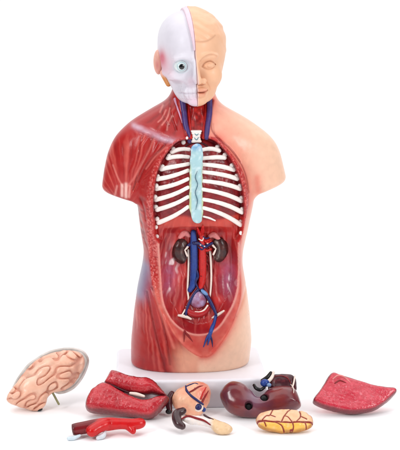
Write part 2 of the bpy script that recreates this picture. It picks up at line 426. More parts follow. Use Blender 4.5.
for key, pts, w, dpt in [
    ('d1', [(153,137),(149,150),(143,163),(137,178),(133,190)], 1.1, 1.6), ('d2', [(148,135),(138,150),(129,170),(122,188)], .9, .8),
    ('d3', [(116,150),(117,170),(121,190)], 1.0, .8), ('p1', [(165,146),(154,156),(145,168),(138,182)], 1.0, 1.3),
    ('cl1', [(131,121),(146,127),(160,134),(177,141)], 1.0, .9), ('cl2', [(136,131),(150,138),(164,144)], 1.0, .9),
    ('t1', [(152,288),(160,312),(166,338),(170,365)], 1.2, 1.5), ('t2', [(147,292),(152,318),(158,345),(166,372)], 1.2, 1.3), ('t3', [(160,305),(172,330),(182,352),(184,373)], 1.3, 1.1),
    ('s1', [(140,198),(144,208),(146,220)], 1.0, .6), ('s2', [(137,205),(141,220),(145,236)], 1.0, .6), ('s3', [(141,228),(145,240),(149,250)], 1., .5),
    ('n1', [(174,98),(180,115),(186,136)], 1.1, 1.6), ('n2', [(170,98),(170,112),(176,130)], 1.0, 1.3), ('n3', [(164,104),(162,114),(168,126)], 1.0, 1.1),
    ('r1', [(214,100),(211,115),(212,130),(219,139),(230,149),(240,162),(246,176),(248.8,192)], .8, .9), ('r2', [(213,124),(216,136),(230,148),(240,162)], .8, .7),
    ('gr', [(246,286),(238,312),(226,334),(212,350)], 1.6, .9), ('navel', [(204,357),(204,366),(203,375)], 2.0, .9)]:
    L = line(f_raw, pts); lines_[key] = np.exp(-(L / w) ** 2); H -= dpt * lines_[key]
clav = line(f_raw, [(134,126),(148,132),(162,138),(178,142)]); H += 1.2 * np.exp(-(clav / 3.6) ** 2)
H += 1.3 * np.exp(-((ABD + .2) / 1.6) ** 2) * (MZ < z238 + 10)                # raised rim of the belly opening
H += .9 * np.exp(-((APRON - .5) / 2.2) ** 2) * (MZ < z222)
H += 1.0 * np.exp(-((CHEST - 1.5) / 1.8) ** 2) * (MZ > z238)
band = ss(.5, -1.5, BAND) * ss(-.5, 1.0, np.minimum(CHEST, ABD)) 
gran = fbm(MX, MZ, 0, 1.0, 9, 2)
H += .55 * gran * band
inner = ss(-4, -9, ABD) * ss(z222, z238, MZ)
ph6, _r = fan((200, 120), 52, 8, .12); H -= .6 * stripes(ph6) * inner
H += .35 * fbm(MX, MZ, 0, .12, 2, 2)
chin_ = (CHEST < -3) & (MZ > z222)
H += .5 * fbm(MX, MZ, 0, .4, 6, 2) * chin_
# neck: larynx folds
lar = loc(198, 112, -22); H += 3.0 * np.exp(-((MX - lar[0]) / 5) ** 2 - ((MZ - lar[2]) / 6) ** 2)
for dx in (-4.5, 4.5): H += 1.6 * np.exp(-((MX - lar[0] - dx * (1 + .02 * (lar[2] - MZ))) / 2.0) ** 2) * ss(0, -3, THROAT)
H *= ss(-4, -24, Y0); H *= ss(Z_BASE + 2, Z_BASE + 12, MZ)
HM = Map(H)
def f_body(x, y, z):
    w = ss(22, -4, y); h = HM(x, z) * w
    d = DM(x, z); b = f_raw(x, y, z) - h
    c = (YM(x, z) + d - h - y) * .62
    return np.where((d > .02) & (y < 20), np.maximum(b, c), b).astype(f32)

# colours of the torso
C = lambda r, g_, b_: lin((r, g_, b_))
RED = C(176, 32, 30); DEEP = C(108, 12, 16); LRED = C(222, 104, 92); SKIN = C(240, 198, 170); PINK = C(232, 140, 120); MAR = C(98, 20, 28)
LAVC = C(196, 170, 196); BG = C(128, 134, 164); ORNG = C(206, 74, 58)
xm = loc(204, 300, -50)[0]
rightside = MX > loc(196, 300, -45)[0]
col = np.zeros(MX.shape + (3,)); col[:] = RED
col = mixc(col, C(164, 26, 26), .5 + .5 * fbm(MX, MZ, 0, .05, 11))
# streaks of lighter fibre on the muscles
for ph_, reg in ((ph, DELT), (ph2, PEC), (ph4, THIGH), (ph5, TRAP), (ph3, SERR)):
    w = ss(0, -5, reg) * np.clip(noise(ph_ * 1.3, MX * .03, MZ * .03, 1.0, 4) * 1.4, 0, 1); col = mixc(col, LRED, w * .55)
for gk, s_ in ((gd, .5), (gp, .55), (gs, .6), (gt, .5), (gn, .6)): col = mixc(col, DEEP, np.clip(gk * s_, 0, 1))
for k in ('d1', 'p1', 't1', 't2', 's1', 's2', 's3', 'n1', 'n2', 'n3'): col = mixc(col, DEEP, lines_[k] * .5)
for pts, c_, w_, a_ in [([(154,139),(149,151),(142,164),(134,178),(126,188)], C(226,120,110), 1.0, .6), ([(113,165),(118,178),(123,187)], C(236,140,128), .8, .6), ([(166,147),(155,157),(146,169)], C(232,130,120), .8, .5),
                    ([(122,185),(122,196)], C(246,200,190), 1.4, .8), ([(126,184),(126,197)], C(246,205,195), 1.5, .8), ([(130,186),(129,197)], C(240,170,160), 1.0, .7), ([(117,186),(115,195)], C(240,170,160), 1.0, .5),
                    ([(154,292),(163,318),(174,348)], C(236,130,116), 1.6, .6), ([(166,110),(162,118),(158,122)], C(238,150,140), .6, .6), ([(170,108),(167,118),(162,125)], C(238,150,140), .6, .6), ([(172,116),(168,124),(167,130)], C(238,160,150), .6, .5),
                    ([(163,105),(160,112)], C(238,150,140), .9, .5)]:
    col = mixc(col, c_, a_ * np.exp(-(line(f_raw, pts) / w_) ** 2))  # pale strokes, among them highlights painted on neck and shoulder fibres
col = mixc(col, C(208, 182, 200), .75 * np.exp(-(clav / 3.1) ** 2) * np.clip(.7 + .7 * fbm(MX, MZ, 0, .15, 3), 0, 1))
col = mixc(col, BG, .85 * np.exp(-(SPEC / 8.5) ** 2))
# lower centre left: red fading into skin
zl = row_z(350)
cl = line(f_raw, [(178,342),(184,352),(190,364),(194,380)])
sk = ss(loc(160, 360, -50)[0], loc(186, 360, -50)[0], MX + .25 * (zl - MZ)) * ss(row_z(340), row_z(362), MZ) 
low = ss(loc(166, 366, -50)[0], loc(186, 360, -50)[0], MX) * ss(row_z(336), row_z(358), MZ) * (APRON > 0)
col = mixc(col, C(238, 176, 146), low * .85)
# right side skin with airbrushed pink towards the opening
bd = np.minimum(np.minimum(APRON, BAND), np.where(MZ > row_z(150), THROAT, 99))
split = loc(199, 360, -50)[0]
r_mask = ss(split - 3, split + 3, MX) * (np.minimum(np.minimum(APRON, BAND), THROAT) > 0)
upper = ss(row_z(250), row_z(190), MZ)
pinkw = np.exp(-np.maximum(bd, 0) / (5.5 + 6 * upper))
rc = mixc(np.broadcast_to(SKIN, col.shape), PINK, np.clip(pinkw * 1.15, 0, 1)); rc = mixc(rc, C(204, 66, 56), np.clip(np.exp(-np.maximum(bd, 0) / 2.2), 0, 1) * .75)
arm = line(f_raw, [(257,178),(258,191)]); rc = mixc(rc, C(226, 120, 100), .75 * np.exp(-(arm / 4) ** 2))
nk = line(f_raw, [(220,112),(232,128),(240,145)]); rc = mixc(rc, C(236, 150, 128), .42 * np.exp(-(nk / 15) ** 2))
rc = mixc(rc, C(150, 60, 52), .5 * lines_['navel'] * 0)
blot = fbm(MX, MZ, 0, .05, 21); rc = mixc(rc, C(238, 180, 152), np.clip(blot, 0, 1) * .2)
col = mixc(col, 0, 0) + 0
col = col * (1 - r_mask[..., None]) + rc * r_mask[..., None]
# granular band
bc = mixc(np.broadcast_to(C(186, 44, 42), col.shape), C(238, 150, 140), np.clip(gran * 1.8 - .25, 0, .5)); bc = mixc(bc, DEEP, np.clip(-gran * 1.6 - .3, 0, .8))
col = mixc(col, 0, 0); col = col * (1 - band[..., None]) + bc * band[..., None]
for k in ('r1', 'r2'): col = mixc(col, C(136, 34, 36), lines_[k] * (.7 if k == 'r1' else .3))
# apron ring (between rim and outer line), opening
ring = (APRON < 0) & (ABD > 0) & (MZ < z222)
ringc = mixc(np.broadcast_to(C(206, 74, 64), col.shape), C(232, 140, 120), np.clip(.5 + fbm(MX, MZ, 0, .15, 31), 0, 1) * .5)
ringc = mixc(ringc, C(170, 40, 40), ss(-1, -8, APRON) * .4)
wring = (ss(.8, -1.2, APRON) * ss(-.5, .8, ABD) * (1 - ss(row_z(300), row_z(275), MZ) * (BAND < 0) * 1.0) * (MZ < z222)); col = col * (1 - wring[..., None]) + ringc * wring[..., None]
rim = np.exp(-((ABD - .3) / 1.5) ** 2) * (MZ < row_z(240)); col = mixc(col, C(236, 160, 146), rim * .8)  # pale pink highlight painted along the rim
# inside belly
ic = mixc(np.broadcast_to(C(186, 42, 40), col.shape), C(150, 28, 34), np.clip(.5 + fbm(MX, MZ, 0, .1, 41) * 1.3, 0, 1)); ic = mixc(ic, C(228, 120, 110), np.clip(noise(ph6 * 1.5, MZ * .03, 0, 1, 2) * 1.5 - .1, 0, 1) * .35)
for cpx in ((169, 278), (230, 280)):
    c3 = px2xz(f_raw, [cpx])[0]; ic = mixc(ic, C(176, 112, 150), .7 * np.exp(-((MX - c3[0]) / 7) ** 2 - ((MZ - c3[1]) / 17) ** 2) * np.clip(.8 + .6 * fbm(MX, MZ, 0, .25, 51), 0, 1))
for cpx in ((170, 274), (229, 274)):
    c3 = px2xz(f_raw, [cpx])[0]; wv_ = np.exp(-((MX - c3[0]) / 6) ** 2 - ((MZ - c3[1]) / 16) ** 2)
    ic = mixc(ic, C(250, 226, 226), .9 * np.clip(wv_ * 2, 0, 1) * np.clip(noise(ph6 * 1.1, MZ * .11, 0, 1, 9) * 5 - 2.3, 0, 1))  # white highlights painted as streaks along the fibres
dia = ss(row_z(234), row_z(226), MZ); ic = mixc(ic, ORNG, dia * .7)
wi = ss(.3, -.9, ABD) * ss(z222 + 3, z222 - 1.5, MZ + 3 * np.sin(MX * .1)); col = col * (1 - wi[..., None]) + ic * wi[..., None]
# chest floor
cc = mixc(np.broadcast_to(C(150, 32, 36), col.shape), C(104, 17, 25), np.clip(.5 + fbm(MX, MZ, 0, .2, 61), 0, 1)); cc = mixc(cc, C(190, 90, 96), np.clip(fbm(MX, MZ, 0, .3, 66) * 2 - .5, 0, 1) * .5)
wc = ss(.5, -.8, CHEST) * (1 - wi) * ss(z222 - 2, z222 + 1, MZ)
tri = ss(-1, 1.5, -line(f_raw, [(165,222),(185,214)]) + 4)
col = col * (1 - wc[..., None]) + cc * wc[..., None]
side = (CHEST < .5) & (MZ <= z222) & (ABD > -.5); col[side] = C(186, 44, 42)
tc_ = mixc(np.broadcast_to(C(190, 38, 34), col.shape), C(132, 20, 22), np.clip(.5 + fbm(MX, MZ, 0, .3, 71) * 1.4, 0, 1))
wt = ss(.8, -.8, THROAT); col = col * (1 - wt[..., None]) + tc_ * wt[..., None]
CMAP = Map(np.clip(col, 0, 1))
V, Q = isosurface(f_body, (-108, -66, Z_BASE - 4), (108, 58, SH[-1, 0] + 3), .75, 1)
vc = CMAP(V[:, 0], V[:, 2])
bw = ss(-5, 12, V[:, 1]); back = mixc(np.broadcast_to(RED, vc.shape), SKIN, ss(-1, 1, V[:, 0])); spt = np.abs(V[:, 0]) < 60
vc = vc * (1 - (bw * spt)[:, None]) + back * (bw * spt)[:, None]
body = mesh_obj('torso_body', V, Q, M_BODY, root, vc)

# base
bl = loc(115.5, 378, -57)[0]; br = loc(268.5, 378, -57)[0]
slab('base', bl, br, -57, 57, 0, Z_BASE, M_BASE, root, r=3.2, corner=9)

# ------------------------------------------------------------------ things inside the torso
def on(pts, lift=0.0): return march(f_body, pts, lift=lift)
def vessel(name, pts, R, mat, lift=.5, parent=root, seg=12, cols=None, label=None, flat=1.0):
    P = on(pts, lift); 
    if len(P) > 3: P[1:-1, 1] = .25 * P[:-2, 1] + .5 * P[1:-1, 1] + .25 * P[2:, 1]
    v, q = tube_mesh(P, R, seg, flat=flat)
    o = mesh_obj(name, v, q, mat, parent)
    if label: o['label'] = label
    return o
# spine, ribs
def bulge(a, b, k):
    a = np.array(a, float); b = np.array(b, float); return a + (b - a) * .5 + np.array([0, k])
ribsL = [((189,149.5),(172,152),(175,146.5),-1.5), ((188.5,157),(168,158),(170,154),-1), ((188.5,164),(161.5,169),(163.5,164.5),0), ((188,170.5),(157,179),(158.5,174.5),1.2),
         ((188,179),(156.5,188.5),(156,183),1.5), ((188,187.5),(156,199.5),(154.5,194.5),1.5), ((188,197),(157,209.5),(154.8,204.5),1.5), ((188,207),(158.5,222.5),(156,215.5),1.5)]
ribsR = [((202,150),(219,150.5),(215.5,144),-1.5), ((202,158.5),(224.5,157.5),(225,153),-.5), ((202,164.5),(233.5,169.5),(230,162),-1), ((202.5,172),(237,178.5),(236,174),-1),
         ((203,181),(240,188.5),(239.5,184),-1.2), ((203,189.5),(241,200.5),(241.5,196),-1.5), ((203.5,199.5),(242,212),(242,207),-1.8), ((203.5,208),(240.5,224.5),(240,219.5),-2)]
for a, b, k, bu in ribsL + ribsR:
    m = bulge(a, b, bu); q1 = bulge(a, m, bu * .25); q2 = bulge(m, b, bu * .25)
    b = np.array(b); k = b + (np.array(k) - b) * .5
    P = on([a, q1, m, q2, b], 1.3)
    P[:, 1] = np.convolve(np.pad(P[:, 1], 1, mode='edge'), [.25, .5, .25], 'valid')
    v, q = merge([tube_mesh(P, [1.9, 2.0, 2.2, 2.3, 2.4], 16, 6, flat=.72), ball_mesh(on([k], 1.6)[0], (2.3, 2.0, 2.5))])
    v = v + (.22 * fbm(v[:, 0], v[:, 1], v[:, 2], .5, 3))[:, None] * np.array([0, -1, 1])
    mesh_obj('rib', v, q, M_BONE, root)
a, b = (203.5,216.5), (215,220.5); v, q = tube_mesh(on([a, bulge(a, b, -.5), b], 1.0), [1.0, 1.1, .8], 10); mesh_obj('rib', v, q, M_BONE, root)
for p, r_ in (((183.5,142.5),2.2), ((156,227),2.0), ((157,236.5),1.9), ((241,233),1.9), ((187,138),1.3)):
    c = on([p], .5)[0]; v, q = ball_mesh(c, (r_, r_ * .8, r_ * 1.15)); mesh_obj('rib_end', v, q, M_BONE, root)
def spine_pts():
    pts = [(196.3,147.5),(196.2,158),(196,170),(196,182),(196,195),(196.3,208),(197.3,218)]
    P = on(pts, 0); P[:, 1] = P[:, 1].min() * .5 + P[:, 1].mean() * .5 - 2.2; return P
SP = spine_pts(); v, q = tube_mesh(SP, [5.6, 6.2, 6.2, 6.3, 6.6, 6.8, 5.0], 28, 10, flat=.36)
v[:, 0] += .3 * np.sin(v[:, 2] * .55)
sc_ = mixc(np.broadcast_to(C(170, 206, 212), v.shape), C(116, 166, 204), ss(SP[0, 2] - 4, SP[0, 2] + 3, v[:, 2]))
sc_ = mixc(sc_, C(200, 206, 130), ss(4.4, 6.0, np.abs(v[:, 0] - SP[:, 0].mean())) * ss(SP[0, 2] - 10, SP[0, 2] - 24, v[:, 2]) * .8)
sc_ = mixc(sc_, C(235, 245, 246), np.clip(fbm(v[:, 0], v[:, 1], v[:, 2], .35, 4) * 1.2, 0, .5))
spine = mesh_obj('spine', v, q, M_SPINE, root, sc_)
sq = [SP[2] + [1, -3.2, 0], SP[3] + [-.8, -3.2, 5], SP[3] + [1.4, -3.3, -2], SP[4] + [-.8, -3.3, 3], SP[4] + [1.2, -3.4, -5], SP[5] + [-.6, -3.4, -1]]
v, q = tube_mesh(sq, [.2, .34, .34, .34, .34, .2], 8); mesh_obj('spine_groove_vein', v, q, paint('slate_vein_paint', (44, 84, 104)), spine)
# neck
vessel('neck_vein', [(181.5,95),(184,112),(185.5,124),(188,134),(190,142)], [2.6, 2.8, 2.7, 2.7, 2.3], M_PURPLE, .3)
vessel('neck_vein', [(209.5,95),(209.5,112),(208,124),(207,133),(206.5,138)], [2.6, 2.8, 2.6, 2.5, 2.0], M_PURPLE, .3)
vessel('neck_tendon', [(175,99),(177.5,108),(180.5,117),(182,123)], [1.5, 1.6, 1.2, .5], paint('mauve_tendon_paint', (206, 150, 176)), -.1)
vessel('neck_artery', [(188,104),(188.6,116),(190,128),(191,138)], [1.3, 1.4, 1.4, 1.3], M_ART, .3)
vessel('neck_artery', [(206,104),(205.5,116),(204,128),(203.5,138)], [1.3, 1.4, 1.4, 1.3], M_ART, .3)
vb = on([(196.3, 136.5)], 0)[0]
def f_vert(x, y, z):
    x = x - vb[0]; y = y - vb[1]; z = z - vb[2]
    w = 4.6 - .8 * np.cos(z * .5)
    d = np.maximum(np.maximum(np.abs(x) - w, np.abs(z) - 6.3), np.abs(y) - 4.0); return smax(smax(np.abs(x) - w, np.abs(z) - 6.3, 1.5), np.abs(y) - 4.0, 2.) - .2 * np.sin(z * 2.6)
v, q = isosurface(f_vert, vb - 9, vb + 9, .45); mesh_obj('neck_vertebra', v, q, M_BONE, root)
for pts in ([(194.5,133),(196.5,134.5),(198,133)], [(194.3,137.5),(196.3,139),(198.3,137)]):
    P = np.array([to_loc(at_y(*p, 0)) for p in pts]); P = march(f_body, pts); P[:, 1] = vb[1] - 4.15
    v, q = tube_mesh(P, [.35, .5, .35], 8); mesh_obj('vertebra_mark', v, q, paint('teal_mark_paint', (110, 150, 160)), root)
vessel('throat_shadow_arch', [(186,146),(189,144),(196,142.6),(203,143.6),(207,146)], [.8, .9, 1.0, .9, .8], M_MAROON, .6)  # dark tube standing in for the shadow arching around the vertebra

# kidneys
def kidney(cp, side):
    c = on([cp], 0)[0]; c[1] -= 1.5; c = c.copy()
    def f(x, y, z):
        X = (x - c[0]) * side; Y = y - c[1]; Z = z - c[2]
        X = X - .010 * Z * Z + 1
        d = ell(X, Y, Z, (-.8, 0, 0), (8.0, 6.5, 13.4)); d = smax(d, -ell(X, Y, Z, (8.8, -3, 0), (4.2, 6, 5.2)), 2.5)
        return d - .25 * noise(x, y, z, .3, 2)
    v, q = isosurface(f, c - 17, c + 17, .5); X = (v[:, 0] - c[0]) * side; Z = v[:, 2] - c[2]
    k = mixc(np.broadcast_to(C(50, 22, 22), v.shape), C(92, 46, 42), np.clip(fbm(v[:, 0], v[:, 1], v[:, 2], .25, 5) + .2, 0, 1))
    rr = np.sqrt(((X - 3.2) / 3.6) ** 2 + (Z / 8.5) ** 2); k = mixc(k, C(150, 140, 132), np.exp(-((rr - 1) / .2) ** 2) * (v[:, 1] < c[1] - 1) * np.clip(.6 + fbm(v[:, 0], v[:, 1], v[:, 2], .5, 8), 0, 1) * (.85 if side < 0 else .45))
    o = mesh_obj('kidney', v, q, M_ORG, root, k)
    P = [c + [side * 6.0, -4.5, 5], c + [side * 3.0, -6.0, 2], c + [side * 5.5, -5.0, -4]]
    for a_, b_ in ((P[0], P[1]), (P[2], P[1])):
        v, q = tube_mesh([a_, (a_ + b_) / 2 + [0, -.5, 0], b_], [1.1, 1.0, .6], 10, 4); mesh_obj('renal_pelvis', v, q, M_WHITE, o)
    return c
kL = kidney((181.5, 250.5), 1); kR = kidney((218.5, 249), -1)
vessel('adrenal_gland', [(180,237),(184.5,233),(189,235.5)], [2.0, 3.4, 2.2], M_PINK, 1.5, flat=.8)
vessel('adrenal_gland', [(210,236),(214,235),(219,239)], [2.2, 3.2, 1.8], M_PINK, 1.5, flat=.8)
vessel('vena_cava', [(193.5,232),(193.8,245),(194,258),(193.8,272),(193,284),(190,290)], [2.6, 3.6, 3.7, 3.7, 3.4, 2.6], M_BLUE, 3.0, seg=18)
vessel('aorta', [(201.5,233),(202,242),(202.5,256),(202.5,270),(202,281),(200.5,287)], [2.2, 3.0, 3.8, 3.9, 3.6, 2.6], M_ART, 3.4, seg=18)
vessel('iliac_artery', [(201.5,280),(204.5,288),(209,298),(213,308)], [2.4, 2.2, 1.9, 1.5], M_DARKRED, 2.2)
vessel('iliac_artery', [(200.5,281),(197,288),(191,297),(187,305)], [2.4, 2.2, 1.9, 1.5], M_DARKRED, 2.2)
vessel('celiac_artery', [(197.5,228),(200,233),(202,231),(203,226.5)], [1.0, 2.0, 2.4, 1.2], M_ART, 3.5)
vessel('renal_vein', [(194,243),(199,243.5),(204,246.5),(208,245),(212,243)], [2.0, 1.7, 1.9, 1.7, 1.3], M_NAVY, 6.2)
vessel('renal_vein', [(192,243),(189,245),(186.5,247)], [2.0, 1.6, 1.2], M_NAVY, 4.5)
vessel('renal_artery', [(202,249),(207,250.5),(211,249)], [1.6, 1.4, 1.1], M_ART, 5.5)
vessel('renal_artery', [(201,238),(205.5,240.5),(210,240)], [1.4, 1.2, .9], M_ART, 5.5)
for p in ((197.5,243.3),(200.5,245),(204.5,246.3),(207.5,243.5)):
    c = on([p], 7.6)[0]; v, q = ball_mesh(c, (.9, .7, .7)); mesh_obj('vein_cut_end', v, q, M_WHITE, root)
vessel('ureter', [(188.2,250),(188.6,262),(188.2,276),(187.6,290),(188.4,300),(186,308),(182,315)], [1.3, 1.15, 1.1, 1.0, 1.0, .9, .8], M_WHITE, 2.0)
vessel('ureter', [(210,250),(210.8,262),(211.3,276),(210.8,288),(209.6,298),(207.8,302)], [1.3, 1.15, 1.1, 1.0, 1.0, .9], M_WHITE, 2.0)
vessel('iliac_vein', [(200.5,287.5),(196,292),(191,299),(187.6,307),(185.8,314.5)], [1.6, 1.7, 1.6, 1.5, 1.2], M_NAVY, 3.4)
vessel('iliac_vein', [(200.5,287.5),(205,293),(209,299),(213.5,308),(216.5,315)], [1.6, 1.8, 1.9, 1.8, 1.3], M_NAVY, 3.4)
c = on([(204.3,292.5)], 5.2)[0]; v, q = ball_mesh(c, (4.6, 2.0, 1.9), roty(radians(40))); mesh_obj('vein_bulge', v, q, paint('pale_blue_paint', (110, 150, 200), rough=.2), root)
vessel('mesenteric_vein', [(196,268),(198,276),(195.5,282),(198,288)], [.9, 1.2, 1.2, .8], M_NAVY, 6.2)
vessel('lumbar_artery', [(205,262),(207.8,265),(208.5,270)], [1.1, 1.0, .6], M_DARKRED, 2.8)
vessel('lumbar_artery', [(205,254),(208,256.5),(208.8,261)], [1.1, 1.0, .6], M_DARKRED, 2.8)
for pts_, r_, m_, l_ in (([(203,236.5),(206,238.5),(209,237.5)], [.7,.9,.6], M_NAVY, 6), ([(205,241),(208,242.5),(211,241)], [.9,1.0,.7], M_ART, 7), ([(198.5,247),(201.5,249.5),(204,248.5)], [.7,.9,.6], M_NAVY, 7.4),
        ([(199,239),(202,240.5),(203.5,238)], [.7,.8,.5], M_WHITE, 6.6), ([(209,247),(211,250),(212.5,253)], [.8,.8,.5], M_DARKRED, 5)):
    vessel('renal_branch', pts_, r_, m_, l_)
for p in ((203,259),(203.5,268),(201.5,276)):
    c = on([p], 6.3)[0]; v, q = ball_mesh(c, (1.3, 1.2, .9)); mesh_obj('vessel_stump', v, q, M_DARKRED, root)
# bladder
c = on([(197.8, 300.5)], 0)[0]; c[1] -= 2.0
def f_bl(x, y, z):
    d = ell(x, y, z, c, (8.6, 5.0, 7.6)); d = smin(d, ell(x, y, z, c + [0, 0, 6], (5, 4, 5)), 4); return d - .7 * fbm(x, y, z, .22, 9)
v, q = isosurface(f_bl, c - 14, c + 14, .5); bc_ = mixc(mixc(np.broadcast_to(C(150, 74, 100), v.shape), C(170, 146, 184), np.clip(.5 + 1.2 * fbm(v[:, 0], v[:, 1], v[:, 2], .2, 6), 0, 1)), C(176, 60, 70), ss(-3, -8, v[:, 2] - c[2])); mesh_obj('bladder', v, q, M_ORG, root, bc_)
c2 = on([(197.5, 313)], 0)[0]; 
vessel('pelvic_fold', [(186.5,309),(190.5,312.8),(197.5,314.2),(204.5,312),(208.6,307.5)], [2.0, 3.4, 3.8, 3.4, 2.0], paint('pelvic_red_paint', (172, 40, 44), rough=.22), 1.8)
vessel('pelvic_tissue_and_glint', [(195,311.6),(200,312),(204.5,309.6),(207.6,305.6)], [.5, .8, .9, .9], M_WHITE, 5.0)  # white tube laid on as the highlight of the red fold
vessel('pelvic_tissue_and_glint', [(178.5,315.5),(182.5,316),(187,317.2),(190.8,319)], [1.2, 1.8, 1.7, 1.1], M_WHITE, 1.6)
vessel('pelvic_tissue_and_glint', [(212.5,317.8),(216,315.8),(220,313.5),(223.8,311)], [1.0, 1.4, 1.6, 1.1], M_WHITE, 1.2)
vessel('ovarian_vein', [(186,308),(184.5,312),(182,316)], [1.3, 1.2, .7], M_BLACK, 1.5)
# vessels painted and raised on the lower flap
vessel('groin_vein', [(216,315),(214.5,322),(212.5,327),(211,332),(209.5,337),(207.8,345)], [1.6, 1.7, 2.1, 2.0, 1.5, .5], M_BLUE, 1.4)
vessel('groin_vein', [(210,333),(206.5,339),(203.5,347)], [1.4, 1.1, .4], M_BLUE, .4)
vessel('groin_vein', [(210.5,336),(212,341),(212.5,347)], [1.1, .8, .3], M_NAVY, .3)
vessel('groin_artery', [(183.5,324),(184.3,332),(184,342)], [.7, .9, .3], M_DARKRED, .1)
vessel('groin_artery', [(184.5,331),(188.5,336),(193,342)], [.9, 1.2, .3], M_DARKRED, .1)

# ------------------------------------------------------------------ head
HR = rotz(radians(5)) @ roty(radians(-2.8)) @ rotx(radians(2))
HO = None
bridge = np.array([0, -39.0, 0]); tgt = loc(196.0, 66.5, -36)
HO = tgt - HR @ bridge
def H2L(v): return v @ HR.T + HO
HT = np.array([  # z, half width, front y, back y
 (-41, 3, -30, -10), (-39, 12, -34, -6), (-35, 17, -35.2, 0), (-30, 19.8, -35.4, 5), (-24, 21.8, -35.8, 12), (-18, 24.6, -36.2, 22), (-10, 28.2, -36.6, 36), (0, 31.0, -37.2, 45), (8, 32.4, -38.6, 49),
 (18, 33.4, -39.0, 51), (27, 33.2, -37.5, 51), (36, 31.4, -34, 49), (44, 27.6, -28, 44), (50, 22.5, -21, 37), (55, 16, -12, 29), (58.5, 8.5, -2, 20), (60, 2, 5, 12)])
HT = np.array(HT); HT[:, 0] = np.where(HT[:, 0] > 20, 20 + (HT[:, 0] - 20) * .83, HT[:, 0]); HT[:9, 1] *= 1.06; HT[:, 0] = np.where(HT[:, 0] < -25, -25 + (HT[:, 0] + 25) * .9, HT[:, 0])
CX_ = np.interp(HT[:, 0], [-41, -10, 20, 60], [0, .4, 1.3, .6])
HTd = dense(np.column_stack([HT[:, 0], CX_ - HT[:, 1], CX_ + HT[:, 1], HT[:, 2], HT[:, 3]]), 1.6)
def f_head(x, y, z, n=2.25):
    zz = z; d = loft(HTd, x, y, zz, n); d = np.where(zz > 52, np.maximum(d, 0) * 0 + ell(x, y, z, (0, 7, 13), (34, 47, 47)), d)
    return d
def f_cran(x, y, z): return smin(loft(HTd, x, y, z, 2.25) + np.maximum(z - 46, 0) * .6, ell(x, y, z, (1.2, 7, 16), (33.2, 45.5, 37.5)), 4)
def dl(x, z, P):
    return seg_dist(x, z, catmull(P, 6))
def gs_(d, w): return np.exp(-(d / w) ** 2)
def f_skin(x, y, z):
    d = smax(f_cran(x, y, z), -(z + 39.6), 3)
    fr = ss(-8, -22, y)
    d = smin(d, ell(x, y, z, (16, -27.5, -11), (10, 8.5, 10)), 8)                      # cheek
    d = smin(d, ell(x, y, z, (0, -33.5, -34.3), (9.5, 6.5, 5.2)), 5)                   # chin
    d = smin(d, ell(x, y, z, (0, -37.0, -25), (11, 5.5, 8)), 5)                        # mouth mound
    d = smax(d, -ell(x, y, z, (13.2, -43.5, 1.0), (8.5, 6.5, 5.8)), 5)                 # socket
    d = smin(d, cap(x, y, z, (5, -37.2, 8.5), (21, -33.5, 8.5), 2.6, 1.6), 4)           # brow
    d = smin(d, cap(x, y, z, (0, -38.0, 5), (0, -46.5, -11.8), 2.6, 3.3), 4.5)            # nose
    d = smin(d, ell(x, y, z, (0, -47.0, -13.4), (4.2, 4.0, 3.6)), 2.5)
    d = smin(d, ell(x, y, z, (5.8, -41.8, -14.5), (4.0, 4.8, 3.6)), 1.8)                # wing
    d = smax(d, -ell(x, y, z, (3.6, -44.5, -17.4), (2.3, 3.2, 1.7)), 1.0)                # nostril
    d = smin(d, ell(x, y, z, (13.2, -31.4, 0), (7.0, 6.6, 4.3)), 1.6)                 # eye
    d = smin(d, ell(x, y, z, (3.2, -42.2, -22.8), (7.0, 3.5, 2.5)), 1.1)               # lips
    d = smin(d, ell(x, y, z, (0, -41.2, -27.4), (8.0, 3.9, 2.9)), 1.6)
    r = np.zeros_like(d)
    r += 1.5 * gs_(dl(x, z, [(-1, -24.8), (4, -24.9), (7.4, -24.5), (10.2, -23.6)]), .7)   # mouth line
    r += .9 * gs_(dl(x, z, [(6.4, -.8), (9, 2.6), (13.5, 4.2), (17.5, 2.9), (20.2, .2)]), .6)        # upper lid crease
    r += .75 * gs_(dl(x, z, [(6.8, -1.2), (10, -3.0), (14, -3.7), (18, -2.2), (20, 0)]), .55)   # lower lid
    r += .5 * gs_(dl(x, z, [(7.5, 0), (11, 2.0), (15, 2.4), (19.2, .2)]), .5)
    r += .4 * gs_(np.abs(np.sqrt((x - 13.2) ** 2 + (z + .2) ** 2) - 2.2), .5)              # iris ring
    r -= .9 * gs_(dl(x, z, [(4.5, 6.0), (10, 10.6), (16, 11.8), (22, 8.8)]), 1.2)           # eyebrow
    r += .6 * gs_(dl(x, z, [(4.0, 5.0), (6.5, 7.2), (11, 9.0), (17, 9.6)]), .6)
    r += .7 * gs_(dl(x, z, [(8.8, -15.5), (11.5, -20), (13, -24)]), 1.2)                     # cheek fold
    r += .5 * gs_(dl(x, z, [(0, -19), (0, -23)]), 1.0)
    d = d + r * fr
    # hair
    hz = np.interp(x, [-5, 0, 6, 12, 17, 21, 25, 30, 36], [24, 24, 23.2, 23.6, 25.5, 28, 27.5, 19, 9])
    hm = ss(-.8 - .08 * np.maximum(x, 0), .9 + .08 * np.maximum(x, 0), z - hz + .04 * np.maximum(y + 10, 0) * 4)
    wv = np.sin((z * .55 + 2.2 * noise(x, y, z, .06, 3) + x * .22)) * .45 + .35 * fbm(x, y, z, .25, 7, 2)
    d = d - hm * (1.3 + wv) * ss(-45, 60, z) * ss(-1, 4, x)
    # ear
    e_ = ell(x, y * .94 + z * .34, z * .94 - y * .34, (31.5, 9, -1), (3.6, 8.0, 11)); e_ = smax(e_, -ell(x, y, z, (37, 5, 0), (3.5, 4.5, 8)), 1.5)
    d = smin(d, e_, 1.5)
    return d.astype(f32)
